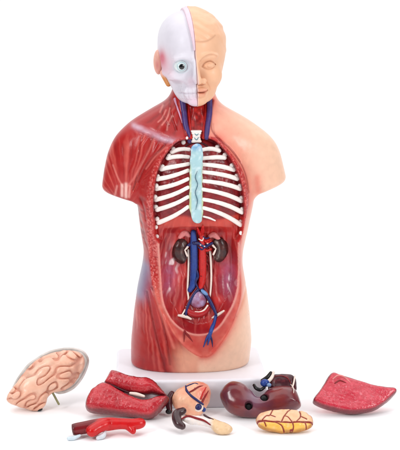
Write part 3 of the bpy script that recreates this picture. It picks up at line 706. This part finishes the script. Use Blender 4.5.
V, Q = isosurface(lambda x, y, z: smax(f_skin(x, y, z), -x, .6), (-3, -56, -44), (44, 60, 66), .55, 1)
hc = np.broadcast_to(C(236, 184, 148), V.shape).copy()
hc = mixc(hc, C(222, 140, 116), .75 * gs_(dl(V[:, 0], V[:, 2], [(1, -22.6), (8, -23.4)]), 1.9) * (V[:, 1] < -30))
hc = mixc(hc, C(222, 140, 116), .65 * gs_(dl(V[:, 0], V[:, 2], [(1, -27), (6, -26.6)]), 1.9) * (V[:, 1] < -30))
hc = mixc(hc, C(240, 196, 164), np.clip(fbm(V[:, 0], V[:, 1], V[:, 2], .06, 5), 0, 1) * .5)
hc = mixc(hc, C(238, 200, 196), ss(.9, .3, V[:, 0]) * .7)
ln = lambda P, w, a, c_: mixc(hc, c_, a * gs_(dl(V[:, 0], V[:, 2], P), w) * (V[:, 1] < -24)[..., None][:, 0])
BRN = C(168, 104, 74)
hc = ln([(4.0, 5.0), (6.5, 8.0), (11, 10.4), (17, 10.6), (21, 8.8)], .8, .28, BRN); hc = ln([(6.4, -.6), (9, 2.4), (13.5, 3.9), (17.5, 2.7), (20.0, .2)], .6, .5, BRN)
hc = ln([(6.8, -1.2), (10, -3.2), (14, -3.8), (18, -2.2), (20, 0)], .5, .25, BRN); hc = ln([(-1, -24.8), (4, -24.9), (7.4, -24.5), (10.2, -23.6)], .7, .8, C(176, 92, 74))
hc = ln([(0, 24.2), (6, 23.4), (12, 23.8), (17, 25.7), (21, 28)], .8, .3, BRN); hc = ln([(1.5, -17.5), (4.5, -17.9), (7.5, -17)], .8, .6, C(176, 104, 78))
hc = mixc(hc, C(206, 150, 120), .25 * gs_(np.abs(np.sqrt((V[:, 0] - 13.2) ** 2 + (V[:, 2] + .1) ** 2) - 2.1), .5) * (V[:, 1] < -24))
hw = ss(24, 27, V[:, 2] - .15 * np.abs(V[:, 0]) * 0) * ss(22, 17, V[:, 0]) * np.clip(.5 + np.sin(V[:, 2] * .9 + 2.2 * noise(V[:, 0], V[:, 1], V[:, 2], .06, 3) + V[:, 0] * .35), 0, 1); hc = mixc(hc, C(222, 164, 126), hw * .3)
sel = V[:, 2] < -12; hc = mixc(hc, C(236, 178, 148), ss(-20, 10, V[:, 1]) * sel * .5)
skin = mesh_obj('face', H2L(V), Q, M_HEAD, root, hc)
# bone half (built on -x)
def f_skull(x, y, z):
    X = -x
    d = smax(f_cran(x, y, z) + 1.9, -(z + 39.3), 3)
    fr = ss(-6, -20, y)
    d = smax(d, -ell(X, y, z, (37, -18, 4), (10, 16, 16)), 8)                               # temple
    d = smin(d, cap(X, y, z, (22, -23, -9.5), (28.5, 0, -8), 2.6, 1.6), 4)                   # cheek arch
    d = smin(d, ell(X, y, z, (18, -27.5, -10.5), (9, 6.5, 5.5)), 4)
    d = smax(d, -ell(X, y, z, (22, -31, -20), (8, 9.5, 6)), 4)                            # hollow below cheek
    d = smin(d, cap(X, y, z, (5, -36.0, 8.5), (19, -30.5, 7.5), 2.2, 1.8), 5)
    d = smax(d, -ell(X, y, z, (13.2, -39.0, 0.2), (8.2, 10, 7.2)), 2.2)                    # orbit
    d = smin(d, cap(X, y, z, (0, -38.0, 4), (0, -41.0, -8), 3.0, 3.6), 3.5)
    d = smin(d, ell(X, y, z, (0, -40, -13), (4.5, 4.5, 4)), 3)
    d = smax(d, -ell(X, y, z, (4.2, -41, -15.2), (2.3, 4, 3.2)), 1.5)                      # nasal opening
    d = smin(d, ell(X, y, z, (0, -35.5, -25), (13, 5.0, 7)), 4)
    d = smin(d, ell(X, y, z, (0, -33.5, -34.5), (9, 5.8, 5)), 5)
    th = np.arctan2(X, -(y + 22)); tw = np.abs(np.sin(th * 13)) ** .5
    teeth = ss(2, .2, np.abs(z + 22.8) - 2.0) + ss(2, .2, np.abs(z + 28.6) - 2.0)
    d = d - fr * ss(17, 13, X) * np.clip(teeth, 0, 1) * (1.0 * tw - .2) + fr * 1.1 * gs_(z + 25.8, .7) * ss(18, 14, X)
    e_ = ell(X, y * .94 + z * .34, z * .94 - y * .34, (32, 9, -3), (4.2, 8.5, 14.5)); e_ = smax(e_, -ell(X, y, z, (37.5, 6, 1), (3.5, 5, 9)), 1.5)
    return d.astype(f32)
V, Q = isosurface(lambda x, y, z: smax(f_skull(x, y, z), x + .15, .6), (-42, -52, -44), (3, 60, 66), .55, 1)
X = -V[:, 0]
kc = np.broadcast_to(C(217, 212, 221), V.shape).copy()
kc = mixc(kc, C(198, 66, 84), .9 * np.clip(np.exp(-((X - 29) / 3.2) ** 2 - ((V[:, 2] - 6) / 8) ** 2 - ((V[:, 1] + 8) / 14) ** 2) * 1.2, 0, 1))
kc = mixc(kc, C(222, 150, 166), .5 * np.exp(-((X - 27) / 6) ** 2 - ((V[:, 2] - 0) / 12) ** 2) * (V[:, 1] < 15))
kc = mixc(kc, C(236, 188, 204), .55 * np.exp(-((X - 3) / 7) ** 2 - ((V[:, 2] + 34) / 6) ** 2))
kc = mixc(kc, C(232, 196, 208), .5 * np.exp(-((X - 5) / 4) ** 2 - ((V[:, 2] + 15) / 5) ** 2))
kc = mixc(kc, C(198, 184, 196), .5 * gs_(np.abs(V[:, 2] + 25.8), .9) * (X < 17) * (V[:, 1] < -20))
kc = mixc(kc, C(186, 208, 212), .4 * gs_(np.sqrt(((X - 13.2) / 8.0) ** 2 + ((V[:, 2] - .2) / 7.0) ** 2) - .92, .08) * (V[:, 1] < -20))
tl = gs_(np.abs(np.sin(np.arctan2(X, -(V[:, 1] + 22)) * 13)), .16) * ss(4.5, 3.5, np.abs(V[:, 2] + 25.6)) * (X < 17) * (X > 2) * (V[:, 1] < -24)
kc = mixc(kc, C(196, 178, 190), .6 * tl); kc = mixc(kc, C(208, 188, 200), .45 * gs_(dl(X, V[:, 2], [(25, -8), (20, -12.5), (13, -14.5), (9, -18)]), 1.0) * (V[:, 1] < -15))
skull = mesh_obj('skull', H2L(V), Q, M_HEAD, root, kc)
# ear on the bone side with its orange-tan rear
def f_ear(x, y, z):
    X = -x
    e_ = ell(X, y * .95 + z * .3, z * .95 - y * .3, (31.5, 8, -1), (4.8, 7.5, 13)); e_ = smax(e_, -ell(X, y * .95 + z * .3, z * .95 - y * .3, (35.5, 1, -1.5), (2.6, 4.8, 8.5)), 1.5)
    e_ = smin(e_, cap(X, y, z, (27.5, -1, -9), (24.0, -7, -19), 3.8, 2.8), 4)
    return e_.astype(f32)
V, Q = isosurface(f_ear, (-40, -12, -38), (-16, 24, 16), .5, 1)
ec = mixc(np.broadcast_to(C(232, 178, 160), V.shape), C(206, 136, 76), ss(-9, -14, V[:, 2])); ec = mixc(ec, C(196, 92, 96), .7 * np.exp(-((np.abs(V[:, 0]) - 33) / 1.8) ** 2 - ((V[:, 2] + 1) / 7) ** 2))
mesh_obj('ear', H2L(V), Q, M_HEAD, root, ec)
# raised seam on the crown
def f_rim(x, y, z):
    w = .9 + 1.6 * ss(14, 48, z)
    return smax(smax(f_cran(x, y, z) - .9, np.abs(x + w) - w, .6), 15 - z + np.maximum(0, y) * .0, 1.5).astype(f32)
V, Q = isosurface(lambda x, y, z: np.maximum(f_rim(x, y, z), -(f_cran(x, y, z) + 6)).astype(f32), (-12, -48, 9), (4, 60, 66), .5, 1)
mesh_obj('crown_seam', H2L(V), Q, paint('pale_pink_seam_paint', (224, 198, 210), rough=.4, var=.03), root)
# eyeball
V, Q = ball_mesh((0, 0, 0), (6.4, 6.4, 6.0), nu=64, nv=48)
yc = np.broadcast_to(C(220, 228, 228), V.shape).copy(); rr = np.sqrt((V[:, 0]) ** 2 + (V[:, 2]) ** 2)
yc = mixc(yc, C(166, 196, 200), gs_(rr - 4.0, .6) * (V[:, 1] < 0)); yc = mixc(yc, C(16, 34, 38), ss(2.9, 2.6, rr) * (V[:, 1] < 0)); yc = mixc(yc, C(6, 6, 8), ss(2.3, 2.0, rr) * (V[:, 1] < 0))
V = V + np.array([-13.4, -29.5, .2])
mesh_obj('eyeball', H2L(V), Q, M_EYE, root, yc)

# ------------------------------------------------------------------ loose organs on the table
class Frame:
    """a leaning plane through a ground point; outlines measured in the photograph are laid on it"""
    def __init__(s, px, py, lean, turn=0, off=0):
        s.o = on_ground(px, py); s.R = rotz(radians(turn)) @ rotx(radians(-lean))     # columns: u, w(back), v(up)
        s.n = s.R @ np.array([0, -1.0, 0]); s.o = s.o - s.n * off
    def uv(s, px, py):
        p = onplane(px, py, s.o, s.n) - s.o; q = p @ s.R; return np.array([q[0], q[2]])
    def world(s, V): return V @ s.R.T + s.o           # V = (u, back, v)
def pillow_f(P, T, R, Tb=None, n=2.0):
    P = np.asarray(P); Tb = Tb or T
    lo = P.min(0) - 4; hi = P.max(0) + 4; st = .5
    gx = np.arange(lo[0], hi[0] + st, st); gz = np.arange(lo[1], hi[1] + st, st); X, Z = np.meshgrid(gx, gz, indexing='ij')
    S = (np.where(inside(X, Z, P), -1, 1) * seg_dist(X, Z, P, True)).astype(f32)
    def sd(x, z):
        u = np.clip((x - gx[0]) / st, 0, len(gx) - 1.001); v = np.clip((z - gz[0]) / st, 0, len(gz) - 1.001); i = u.astype(int); j = v.astype(int); u = u - i; v = v - j
        return (S[i, j]*(1-u) + S[i+1, j]*u)*(1-v) + (S[i, j+1]*(1-u) + S[i+1, j+1]*u)*v
    def f(x, y, z):
        s = sd(x, z); a = np.clip((R + s) / R, 0, 9); t = np.where(y < 0, T, Tb)
        k = (a ** n + np.abs(y / t) ** n) ** (1 / n)
        return (k - 1) * min(T, R, Tb)
    return f, sd, lo, hi
def finish(objs, holder, centre):
    """slide the whole thing along its sight line until its lowest point rests on the table"""
    zs = min(min((v.co.z for v in o.data.vertices)) for o in objs if o.type == 'MESH') / MM
    d = centre - CAM; t = -zs / d[2]; holder.location = (np.array(holder.location) / MM * 0 + d * t) * MM
    base_shift(objs, holder, centre)
def base_shift(objs, holder, centre):
    import mathutils
    ox, oy = centre[0], centre[1]; M = mathutils.Matrix.Translation((-ox * MM, -oy * MM, 0))
    for o in objs: o.data.transform(M)
    holder.location = (holder.location[0] + ox * MM, holder.location[1] + oy * MM, holder.location[2])
def spl(F, pts, n=5): return close_spline(np.array([F.uv(*p) for p in pts]), n)
def organ(name, F, pts, T, R, disp, colf, mat, parent, h=.6, Tb=None, n=2.0, shift=0):
    P = spl(F, pts); f, sd, lo, hi = pillow_f(P, T, R, Tb, n); Tb = Tb or T
    def g2(x, y, z): return (f(x, y - shift, z) - disp(x, y, z, sd(x, z))).astype(f32)
    V, Q = isosurface(g2, (lo[0], -T - 4 + shift, lo[1]), (hi[0], Tb + 4 + shift, hi[1]), h, 1)
    c = colf(V[:, 0], V[:, 1], V[:, 2], sd(V[:, 0], V[:, 2])) if colf else None
    return mesh_obj(name, F.world(V), Q, mat, parent, c)
def ftube(name, F, pts, R, mat, parent, depth, seg=12, flat=1.0):
    P = []
    for k, p in enumerate(pts):
        u, v = F.uv(*p); d = depth[k] if hasattr(depth, '__len__') else depth; P.append((u, -d, v))
    v, q = tube_mesh(F.world(np.array(P, float)), R, seg, flat=flat); return mesh_obj(name, v, q, mat, parent)
def fball(name, F, p, r, mat, parent, depth, R=None):
    u, v = F.uv(*p); V, Q = ball_mesh((0, 0, 0), r, R); return mesh_obj(name, F.world(V + np.array([u, -depth, v])), Q, mat, parent)

# brain half
t = empty('brain_half', (0, 0, 0)); tag(t, 'pink half brain with folded surface in a clear grey shell rim, left of the base', 'brain model')
F = Frame(38, 410, 22, 8, off=8); objs = []
BR = [(8,397),(16,385),(31,366),(47,356),(66,351.5),(79,354),(83,360),(82,369),(74,382),(65,389),(53,392),(47,397),(44,405),(36,410),(20,406),(10,402)]
_k = rng.normal(size=(26, 3)); _k /= np.linalg.norm(_k, axis=1)[:, None]; _ph = rng.rand(26) * 6.28
def gy(x, y, z):
    x = x + 2.5 * noise(x, y, z, .07, 3); z = z + 2.5 * noise(x, y, z, .07, 8)
    a = x * .86 + z * .5; b = -x * .5 + z * .86
    g = 0; w = 2 * np.pi / 11.0
    for (k, p) in zip(_k, _ph): g = g + np.cos(w * (k[0] * a * .78 + k[1] * y * .7 + k[2] * b * 1.15) + p)
    g = g / 26 * 2.4; return g, g * 0 + 9
def gy_old(x, y, z):
    wx = x + 3 * noise(x, y, z, .12, 3); wz = z + 3 * noise(x, y, z, .12, 8)
    return noise(wx, y * .6, wz, .105, 5), noise(wx, y * .6, wz, .15, 12)
def dsp(x, y, z, s):
    a, b = gy(x, y, z); return .6 - (1.2 * np.exp(-(a / .14) ** 2) + .9 * np.exp(-(a / .34) ** 2)) * ss(1.5, -4, s) + .3 * fbm(x, y, z, .2, 2)
def cf(x, y, z, s):
    a, b = gy(x, y, z); c = mixc(np.broadcast_to(C(232, 178, 152), x.shape + (3,)), C(240, 200, 176), np.clip(fbm(x, y, z, .08, 4) + .3, 0, 1))
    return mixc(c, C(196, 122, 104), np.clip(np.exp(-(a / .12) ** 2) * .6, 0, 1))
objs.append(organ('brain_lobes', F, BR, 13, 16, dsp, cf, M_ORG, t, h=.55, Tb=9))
SHL = [(14,386),(24,368),(36,358),(50,350.5),(68,347.5),(82,350),(88.5,358),(87.5,368),(81,381),(72,390),(62,393),(56,392),(66,387),(75,378),(81,367),(82,359),(77,355),(66,353),(50,357),(36,366),(22,382)]
SHO = [(12,390),(24,368),(36,358),(50,350.5),(68,347.5),(82,350),(88.5,358),(87.5,368),(81,381),(72,390),(60,394),(50,392),(30,396)]
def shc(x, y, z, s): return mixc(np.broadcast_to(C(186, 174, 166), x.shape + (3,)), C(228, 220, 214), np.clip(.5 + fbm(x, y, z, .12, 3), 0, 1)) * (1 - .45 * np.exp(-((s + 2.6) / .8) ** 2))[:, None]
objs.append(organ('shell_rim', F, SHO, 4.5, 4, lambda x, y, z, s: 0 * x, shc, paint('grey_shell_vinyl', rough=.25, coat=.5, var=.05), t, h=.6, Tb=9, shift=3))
objs.append(ftube('metal_pin', F, [(51.5,391),(58.5,404)], [1.1, 1.1], M_METAL, t, 2))
objs.append(fball('magnet', F, (10, 397.5), (2.0, 2.5, 2.2), M_BLACK, t, 1)); objs.append(fball('magnet', F, (39, 409), (3.6, 3, 2.0), M_BLACK, t, 1))
finish(objs, t, F.o + np.array([0, 0, 25]))

# lungs
def lungd(x, y, z, s): return .25 * fbm(x, y, z, .4, 3, 2) + .10 * noise(x, y, z, 1.1, 6) + 1.0 * noise(x, y, z, .07, 9)
def lungc(x, y, z, s):
    c = mixc(np.broadcast_to(C(198, 44, 54), x.shape + (3,)), C(176, 30, 42), np.clip(.5 + fbm(x, y, z, .12, 14), 0, 1))
    c = mixc(c, C(226, 112, 118), np.clip(noise(x, y, z, 1.1, 6) * 2.2 - .6, 0, 1) * .4)
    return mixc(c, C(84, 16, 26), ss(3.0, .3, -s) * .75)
t = empty('right_lung', (0, 0, 0)); tag(t, 'crimson lung in two lobes with an open slit between them, front left of the base', 'lung model')
F = Frame(128, 416, 38, -4, off=8); objs = []
UPB = [(104.5,383.5),(110,371.5),(115,370.5),(122,373),(131,377),(139,378.5),(147,378.5),(154,382),(160,389),(166,396.5),(160,396),(152,394),(145,395),(130,393.5),(120,391),(111,387)]
LOB = [(87.5,410),(91,393),(97,388),(104,384.5),(112,386.5),(121,391),(130,396.5),(139,400),(147,400),(157,398),(168,398.5),(165,405),(160,411),(154,416.5),(147,418.5),(130,416.5),(108,413.5)]
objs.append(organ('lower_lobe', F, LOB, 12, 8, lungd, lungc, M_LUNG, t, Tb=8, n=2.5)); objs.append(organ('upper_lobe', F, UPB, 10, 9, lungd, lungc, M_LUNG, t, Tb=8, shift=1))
objs.append(ftube('bronchus', F, [(131,395),(137,396),(144,398)], [1.4, 1.9, 1.4], M_WHITE, t, 5.0)); 
objs.append(ftube('lobe_groove', F, [(106,384),(114,387.5),(124,392),(132,395)], [.8, 1.0, 1.0, .9], M_MAROON, t, 4.0))
finish(objs, t, F.o + np.array([0, 0, 20]))
t = empty('left_lung', (0, 0, 0)); tag(t, 'red wedge shaped lung slice with speckled face, alone at the far right', 'lung model')
F = Frame(350, 413, 42, 6, off=5); objs = []
LL = [(313,401.5),(318,393),(324,384.5),(331.5,374),(340,376),(352,380),(364,383.5),(376,387.5),(386,389),(393,389.5),(395.5,393),(390,399),(383,405),(375,410),(366,412.5),(350,413.5),(334,410.5),(320,406.5)]
def llc(x, y, z, s):
    c = mixc(np.broadcast_to(C(194, 40, 60), x.shape + (3,)), C(214, 66, 84), np.clip(fbm(x, y, z, .5, 14, 2) * 1.6 + .1, 0, 1) * .7)
    c = mixc(c, C(240, 170, 178), np.clip(1 - np.abs(noise(x, y, z, .16, 6)) * 14, 0, 1) * .4 * np.clip(fbm(x, y, z, .5, 2) * 3, 0, 1)); c = mixc(c, C(240, 150, 160), np.clip(noise(x, y, z, 1.5, 6) * 2.4 - 1.0, 0, 1) * .45)
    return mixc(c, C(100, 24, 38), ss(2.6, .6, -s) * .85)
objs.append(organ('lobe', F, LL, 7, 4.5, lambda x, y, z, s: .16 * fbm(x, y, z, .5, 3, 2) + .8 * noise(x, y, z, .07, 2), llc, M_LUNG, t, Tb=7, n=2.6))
objs.append(ftube('bronchus', F, [(332,382),(337,378.5),(343,380),(349,385.5)], [.7, .9, 1.0, .7], M_PINK, t, 6.6)); objs.append(ftube('bronchus', F, [(334,386),(339,383.5),(345,386)], [.6, .8, .6], M_DARKRED, t, 6.6))
objs.append(ftube('cut_edge', F, [(333,375.5),(345,379),(358,383),(372,387.5),(386,391)], [1.0, 1.2, 1.1, 1.1, .8], M_MAROON, t, 3.0))
finish(objs, t, F.o + np.array([0, 0, 15]))

# red artery piece
t = empty('artery_piece', (0, 0, 0)); tag(t, 'bright red branching vessel piece with dark hollow end, in front of the slit lung', 'blood vessel model')
F = Frame(100, 438, 60, 3, off=4); objs = []
def ftm(pts, R, depth, flat=1): return [np.array([(*F.uv(*p),) for p in pts]), R, depth]
def tube_sdf(F, pts, R, depth=0):
    P = catmull(np.array([(F.uv(*p)[0], -depth, F.uv(*p)[1], r_) for p, r_ in zip(pts, R)]), 5); return P
T1 = tube_sdf(F, [(73,430.5),(84,428.5),(96,426.5),(108,425),(120,424.5),(133,425),(141,424)], [5.0, 5.2, 5.6, 5.6, 4.6, 4.6, 4.2], 1)
T2 = tube_sdf(F, [(92,434.5),(98,430.5),(106,427)], [4.8, 4.6, 4.8], 4)
T3 = tube_sdf(F, [(128,425),(132,430),(133,432)], [4, 2.6, 1.2], 0)
def f_art(x, y, z):
    d = None
    for T in (T1, T2, T3):
        for i in range(len(T) - 1):
            k = cap(x, y, z, T[i, :3], T[i+1, :3], T[i, 3], T[i+1, 3]); d = k if d is None else smin(d, k, 1.8)
    a = T1[0, :3]; ax = (T1[0, :3] - T1[3, :3]); ax = ax / np.linalg.norm(ax)
    al = (x - a[0]) * ax[0] + (y - a[1]) * ax[1] + (z - a[2]) * ax[2]; d = smax(d, al - .5, 1.0)
    rr = np.sqrt(np.maximum((x - a[0]) ** 2 + (y - a[1]) ** 2 + (z - a[2]) ** 2 - al ** 2, 0)); d = smax(d, -np.maximum(rr - 3.4, -(al + 6)), .6)
    return d.astype(f32)
V, Q = isosurface(f_art, np.vstack([T1, T2, T3])[:, :3].min(0) - 9, np.vstack([T1, T2, T3])[:, :3].max(0) + 9, .5)
d2 = np.full(len(V), 99.)
for i in range(len(T2) - 1): d2 = np.minimum(d2, cap(V[:, 0], V[:, 1], V[:, 2], T2[i, :3], T2[i+1, :3], T2[i, 3], T2[i+1, 3]))
al_ = ss(T1[12, 0], T1[9, 0], V[:, 0]); c = mixc(np.broadcast_to(C(202, 18, 22), V.shape), C(118, 16, 24), al_ * ss(.5, 2.0, d2)); c = mixc(c, C(70, 10, 16), ss(T1[0, 0] + 4, T1[0, 0] + 1, V[:, 0]) * .6)

objs.append(mesh_obj('vessel_tube', F.world(V), Q, M_ORG, t, c))
objs.append(ftube('tissue_backing', F, [(69,438.5),(74,438),(80,435.5)], [1.8, 2.0, 1.2], paint('pale_blue_tissue_paint', (206, 220, 228)), t, 0)); objs.append(ftube('tissue_backing', F, [(98,438),(103,436),(105,432)], [2.0, 2.4, 1.5], paint('pale_grey_tissue_paint', (214, 220, 226)), t, 0))
finish(objs, t, F.o + np.array([0, 0, 8]))

# heart
t = empty('heart', (0, 0, 0)); tag(t, 'peach heart with dark coronary vessels and a navy vessel end, beside the two lobed lung', 'heart model')
F = Frame(190, 415.5, 34, 0, off=9); objs = []
HE = [(173,396),(178,390),(187,384.5),(197,382),(205,383.5),(210,389),(210.5,396),(208,404),(203,412.5),(198,416),(190,415.5),(181,412.5),(174.5,408),(172,402)]
def hec(x, y, z, s):
    c = mixc(np.broadcast_to(C(236, 164, 132), x.shape + (3,)), C(242, 190, 156), np.clip(.5 + fbm(x, y, z, .12, 2), 0, 1)); u = F.uv(204, 394)
    return mixc(c, C(222, 80, 80), .75 * np.clip(np.exp(-((x - u[0]) / 6) ** 2 - ((z - u[1]) / 11) ** 2) * (1 + fbm(x, y, z, .4, 5)), 0, 1))
objs.append(organ('heart_body', F, HE, 13, 14, lambda x, y, z, s: .5 * noise(x, y, z, .12, 2) + .15 * noise(x, y, z, .5, 2), hec, M_ORG, t, Tb=9))
objs.append(ftube('coronary_vein', F, [(186,388.5),(187,394),(191,399),(197,403.5),(203,407)], [.9, 1.3, 1.2, 1.2, .8], M_NAVY, t, [8, 11, 12.8, 12.5, 10.2]))
objs.append(ftube('coronary_vein', F, [(186,389.5),(191,387.5),(196,386.5),(200,389)], [.9, 1.0, .9, .5], M_NAVY, t, [8.5, 9.3, 9.5, 10.5]))
objs.append(ftube('coronary_artery', F, [(188.5,396),(193,394),(199,390),(204,388.5)], [.8, .8, .7, .4], M_DARKRED, t, [12, 13.2, 12, 9]))
objs.append(ftube('coronary_artery', F, [(202,405.5),(205,399),(208,393)], [.9, .8, .5], M_DARKRED, t, [10.6, 9.8, 7.2])); objs.append(ftube('coronary_artery', F, [(201,402),(203,396),(206,390)], [.8, .7, .4], M_ART, t, [12, 11.5, 9.6]))
objs.append(ftube('coronary_artery', F, [(190,391.5),(194,389.5),(195,393)], [.6, .7, .4], M_MAROON, t, [10.8, 10.8, 12.6]))
objs.append(fball('valve_ring', F, (198.5, 409.5), (4.8, 2.6, 4.6), M_WHITE, t, 8.8)); objs.append(fball('vessel_opening', F, (198.3, 409.6), (3.4, 2.0, 3.3), M_NAVY, t, 10.6))
objs.append(fball('vessel_opening', F, (203.6, 411), (2.0, 2.4, 2.4), M_BLUE, t, 5.5))
objs.append(ftube('vessel_stub', F, [(172,394),(169.5,399),(169,405),(170,411)], [2.8, 3.2, 3.4, 2.6], M_MAROON, t, [1, 1, 2, 2])); objs.append(fball('magnet', F, (169, 412), (3.2, 3, 2.6), M_BLACK, t, 2))
finish(objs, t, F.o + np.array([0, 0, 18]))

# spleen with pancreas
t = empty('pancreas_piece', (0, 0, 0)); tag(t, 'small white and tan pancreas piece with dark brown curved spleen, in front of heart', 'pancreas model')
F = Frame(200, 430, 58, 0, off=3); objs = []
objs.append(ftube('spleen', F, [(183,412.5),(178,415),(177,420),(179,425),(182.5,427.5)], [3.6, 4.4, 4.6, 4.4, 3.4], paint('dark_brown_spleen_paint', (62, 34, 38), rough=.25, var=.2, coat=.5), t, 2, seg=20))
objs.append(organ('pancreas', F, [(182,419.5),(187,416.5),(196,416.5),(204,417),(211,418.5),(219,421.5),(228,425),(232.5,429),(229,433),(221,434),(214,431.5),(210,427),(200,424.5),(190,423.5)], 4.0, 4.5,
    lambda x, y, z, s: .3 * noise(x, y, z, .4, 2), lambda x, y, z, s: mixc(mixc(np.broadcast_to(C(236, 226, 222), x.shape + (3,)), C(226, 190, 148), ss(F.uv(208, 425)[0], F.uv(214, 425)[0], x + .5 * -z * 0)), C(238, 212, 180), np.clip(fbm(x, y, z, .3, 4), 0, 1) * .5), M_ORG, t, h=.5))
objs.append(ftube('splenic_vein', F, [(182,421),(188,419),(196,421),(204,423.5),(210,427)], [.8, 1.0, 1.1, 1.0, .6], M_DARKRED, t, [3.2, 4.2, 4.2, 4.2, 3.4]))
objs.append(ftube('splenic_vein', F, [(204,417.5),(208,420),(213,422)], [.9, .9, .5], M_MAROON, t, 3.8))
finish(objs, t, F.o + np.array([0, 0, 8]))

# liver
t = empty('liver', (0, 0, 0)); tag(t, 'large glossy brown maroon liver with two black holes, in front of the base right side', 'liver model')
F = Frame(255, 417, 36, 0, off=10); objs = []
LI = [(220.5,397),(223,388),(230,383),(238,382.5),(246,385.5),(252,391),(257.5,396.5),(262,395),(267,390),(275,387),(286,386.5),(294,390),(299,398),(300.5,406),(294,411),(280,415),(262,417),(248,417.5),(236,415.5),(227,410)]
def lic(x, y, z, s):
    c = mixc(np.broadcast_to(C(122, 42, 42), x.shape + (3,)), C(92, 40, 54), np.clip(.4 + fbm(x, y, z, .09, 12), 0, 1)); u = F.uv(254, 400)
    return mixc(c, C(120, 92, 116), .7 * np.exp(-((x - u[0]) / 9) ** 2 - ((z - u[1]) / 13) ** 2))
hl = [F.uv(248.5, 408.5), F.uv(264, 400.5)]
def lid(x, y, z, s):
    d = .4 * noise(x, y, z, .12, 2)
    for u in hl: d = d - 5 * ss(4.2, 3.0, np.sqrt((x - u[0]) ** 2 + (z - u[1]) ** 2)) * (y < 0)
    return d
objs.append(organ('liver_lobes', F, LI, 13, 13, lid, lic, paint('glossy_liver_vinyl', rough=.16, bump=.08, coat=.6, var=.12), t, Tb=9))
for p, dd in (((248.5, 408.5), 8.6), ((264, 400.5), 7.0)): objs.append(fball('hole_lining', F, p, (3.6, .8, 3.8), M_BLACK, t, dd - 1.6))
F2 = Frame(280, 410, 36, 0, off=-2)
objs.append(organ('rear_lobe', F, [(268,388),(270,378),(274,374),(284,373.5),(292,374.5),(296,380),(296,390),(290,396),(276,396)], 8, 7, lambda x, y, z, s: .4 * noise(x, y, z, .3, 2),
    lambda x, y, z, s: mixc(np.broadcast_to(C(66, 20, 30), x.shape + (3,)), C(110, 40, 48), np.clip(fbm(x, y, z, .3, 4) * 1.4, 0, 1)), M_ORG, t, Tb=7, shift=4))
objs.append(ftube('ligament', F, [(273,373.5),(272,378),(268.5,382.5),(264,386.5)], [1.2, 1.6, 1.6, .9], M_WHITE, t, 3)); objs.append(ftube('ligament', F, [(294,378),(292.5,386),(289.5,394)], [.7, .9, .6], M_WHITE, t, 5)); objs.append(ftube('ligament', F, [(290,386),(292.5,392),(292,399)], [.3, .5, .3], M_WHITE, t, [5, 9.5, 10]))
objs.append(fball('portal_vein', F, (264.5, 384.5), (4.6, 4, 4.0), M_BLUE, t, 4)); objs.append(fball('portal_vein', F, (268.5, 387.5), (2.4, 2.6, 2.0), paint('sky_vein_paint', (120, 150, 190)), t, 7))
objs.append(ftube('gall_duct', F, [(254,386.5),(256,390),(260,391.5),(264,389)], [1.6, 1.8, 1.8, 1.4], M_BLACK, t, [3, 5, 5, 4])); objs.append(ftube('gall_duct', F, [(262,381),(267,378),(270.5,373.5)], [1.6, 2.0, 1.6], M_BLACK, t, 1))
objs.append(ftube('lobe_vessel', F, [(274,378),(281,377.5),(287,380),(290,385)], [.3, .4, .4, .3], M_DARKRED, t, 7.0 - 4 + 1.5))
finish(objs, t, F.o + np.array([0, 0, 18]))

# oval piece
t = empty('intestine_piece', (0, 0, 0)); tag(t, 'oval peach and yellow intestine piece with dark red branching lines, in front of the liver', 'intestine model')
F = Frame(285, 432, 52, 0, off=5); objs = []
OV = [(256,421),(259,415.5),(266,412),(278,410.8),(290,410.5),(300,412),(308,415.5),(313,421),(311,426.5),(303,430.5),(292,432.5),(280,432.5),(268,430.5),(259,426.5)]
um = F.uv(285, 425.2)[1]
OL = [[(256,420.5),(268,422),(284,423),(300,423),(312.5,421.5)], [(262,421),(266,417),(270,416),(273,411)], [(270,416),(275,418)], [(281,423),(284,417),(290,412)], [(284,417),(288,418.5),(292,423)], [(296,422.5),(300,417.5),(298,411.5)], [(300,417.5),(306,420)],
      [(274,422.5),(281,426),(284,432)], [(292,423),(293,428),(290,432)], [(304,422.5),(306,426),(304,430)], [(264,422),(266,425.5)]]
OLu = [catmull(np.array([F.uv(p[0], p[1] + (2.7 if 412 < p[1] < 431 else 0)) for p in L]), 4) for L in OL]
def ovl(x, z):
    d = 99.0
    for k, L in enumerate(OLu): d = np.minimum(d, seg_dist(x, z, L) + (0 if k == 0 else .25))
    return d
def ovc(x, y, z, s):
    c = mixc(np.broadcast_to(C(240, 192, 150), x.shape + (3,)), C(240, 186, 84), ss(um + .3, um - .6, z)); c = mixc(c, C(250, 222, 196), np.clip(fbm(x, y, z, .3, 3), 0, 1) * .5)
    c = mixc(c, C(140, 34, 26), ss(1.15, .55, ovl(x, z)) * (y < 1)); return mixc(c, C(150, 70, 50), ss(1.6, .2, -s) * .6)
objs.append(organ('intestine_body', F, OV, 7, 8, lambda x, y, z, s: .5 * noise(x, y, z, .25, 2) - .7 * np.exp(-(ovl(x, z) / .9) ** 2) * (y < 1), ovc, M_ORG, t, h=.5, Tb=5))
finish(objs, t, F.o + np.array([0, 0, 10]))
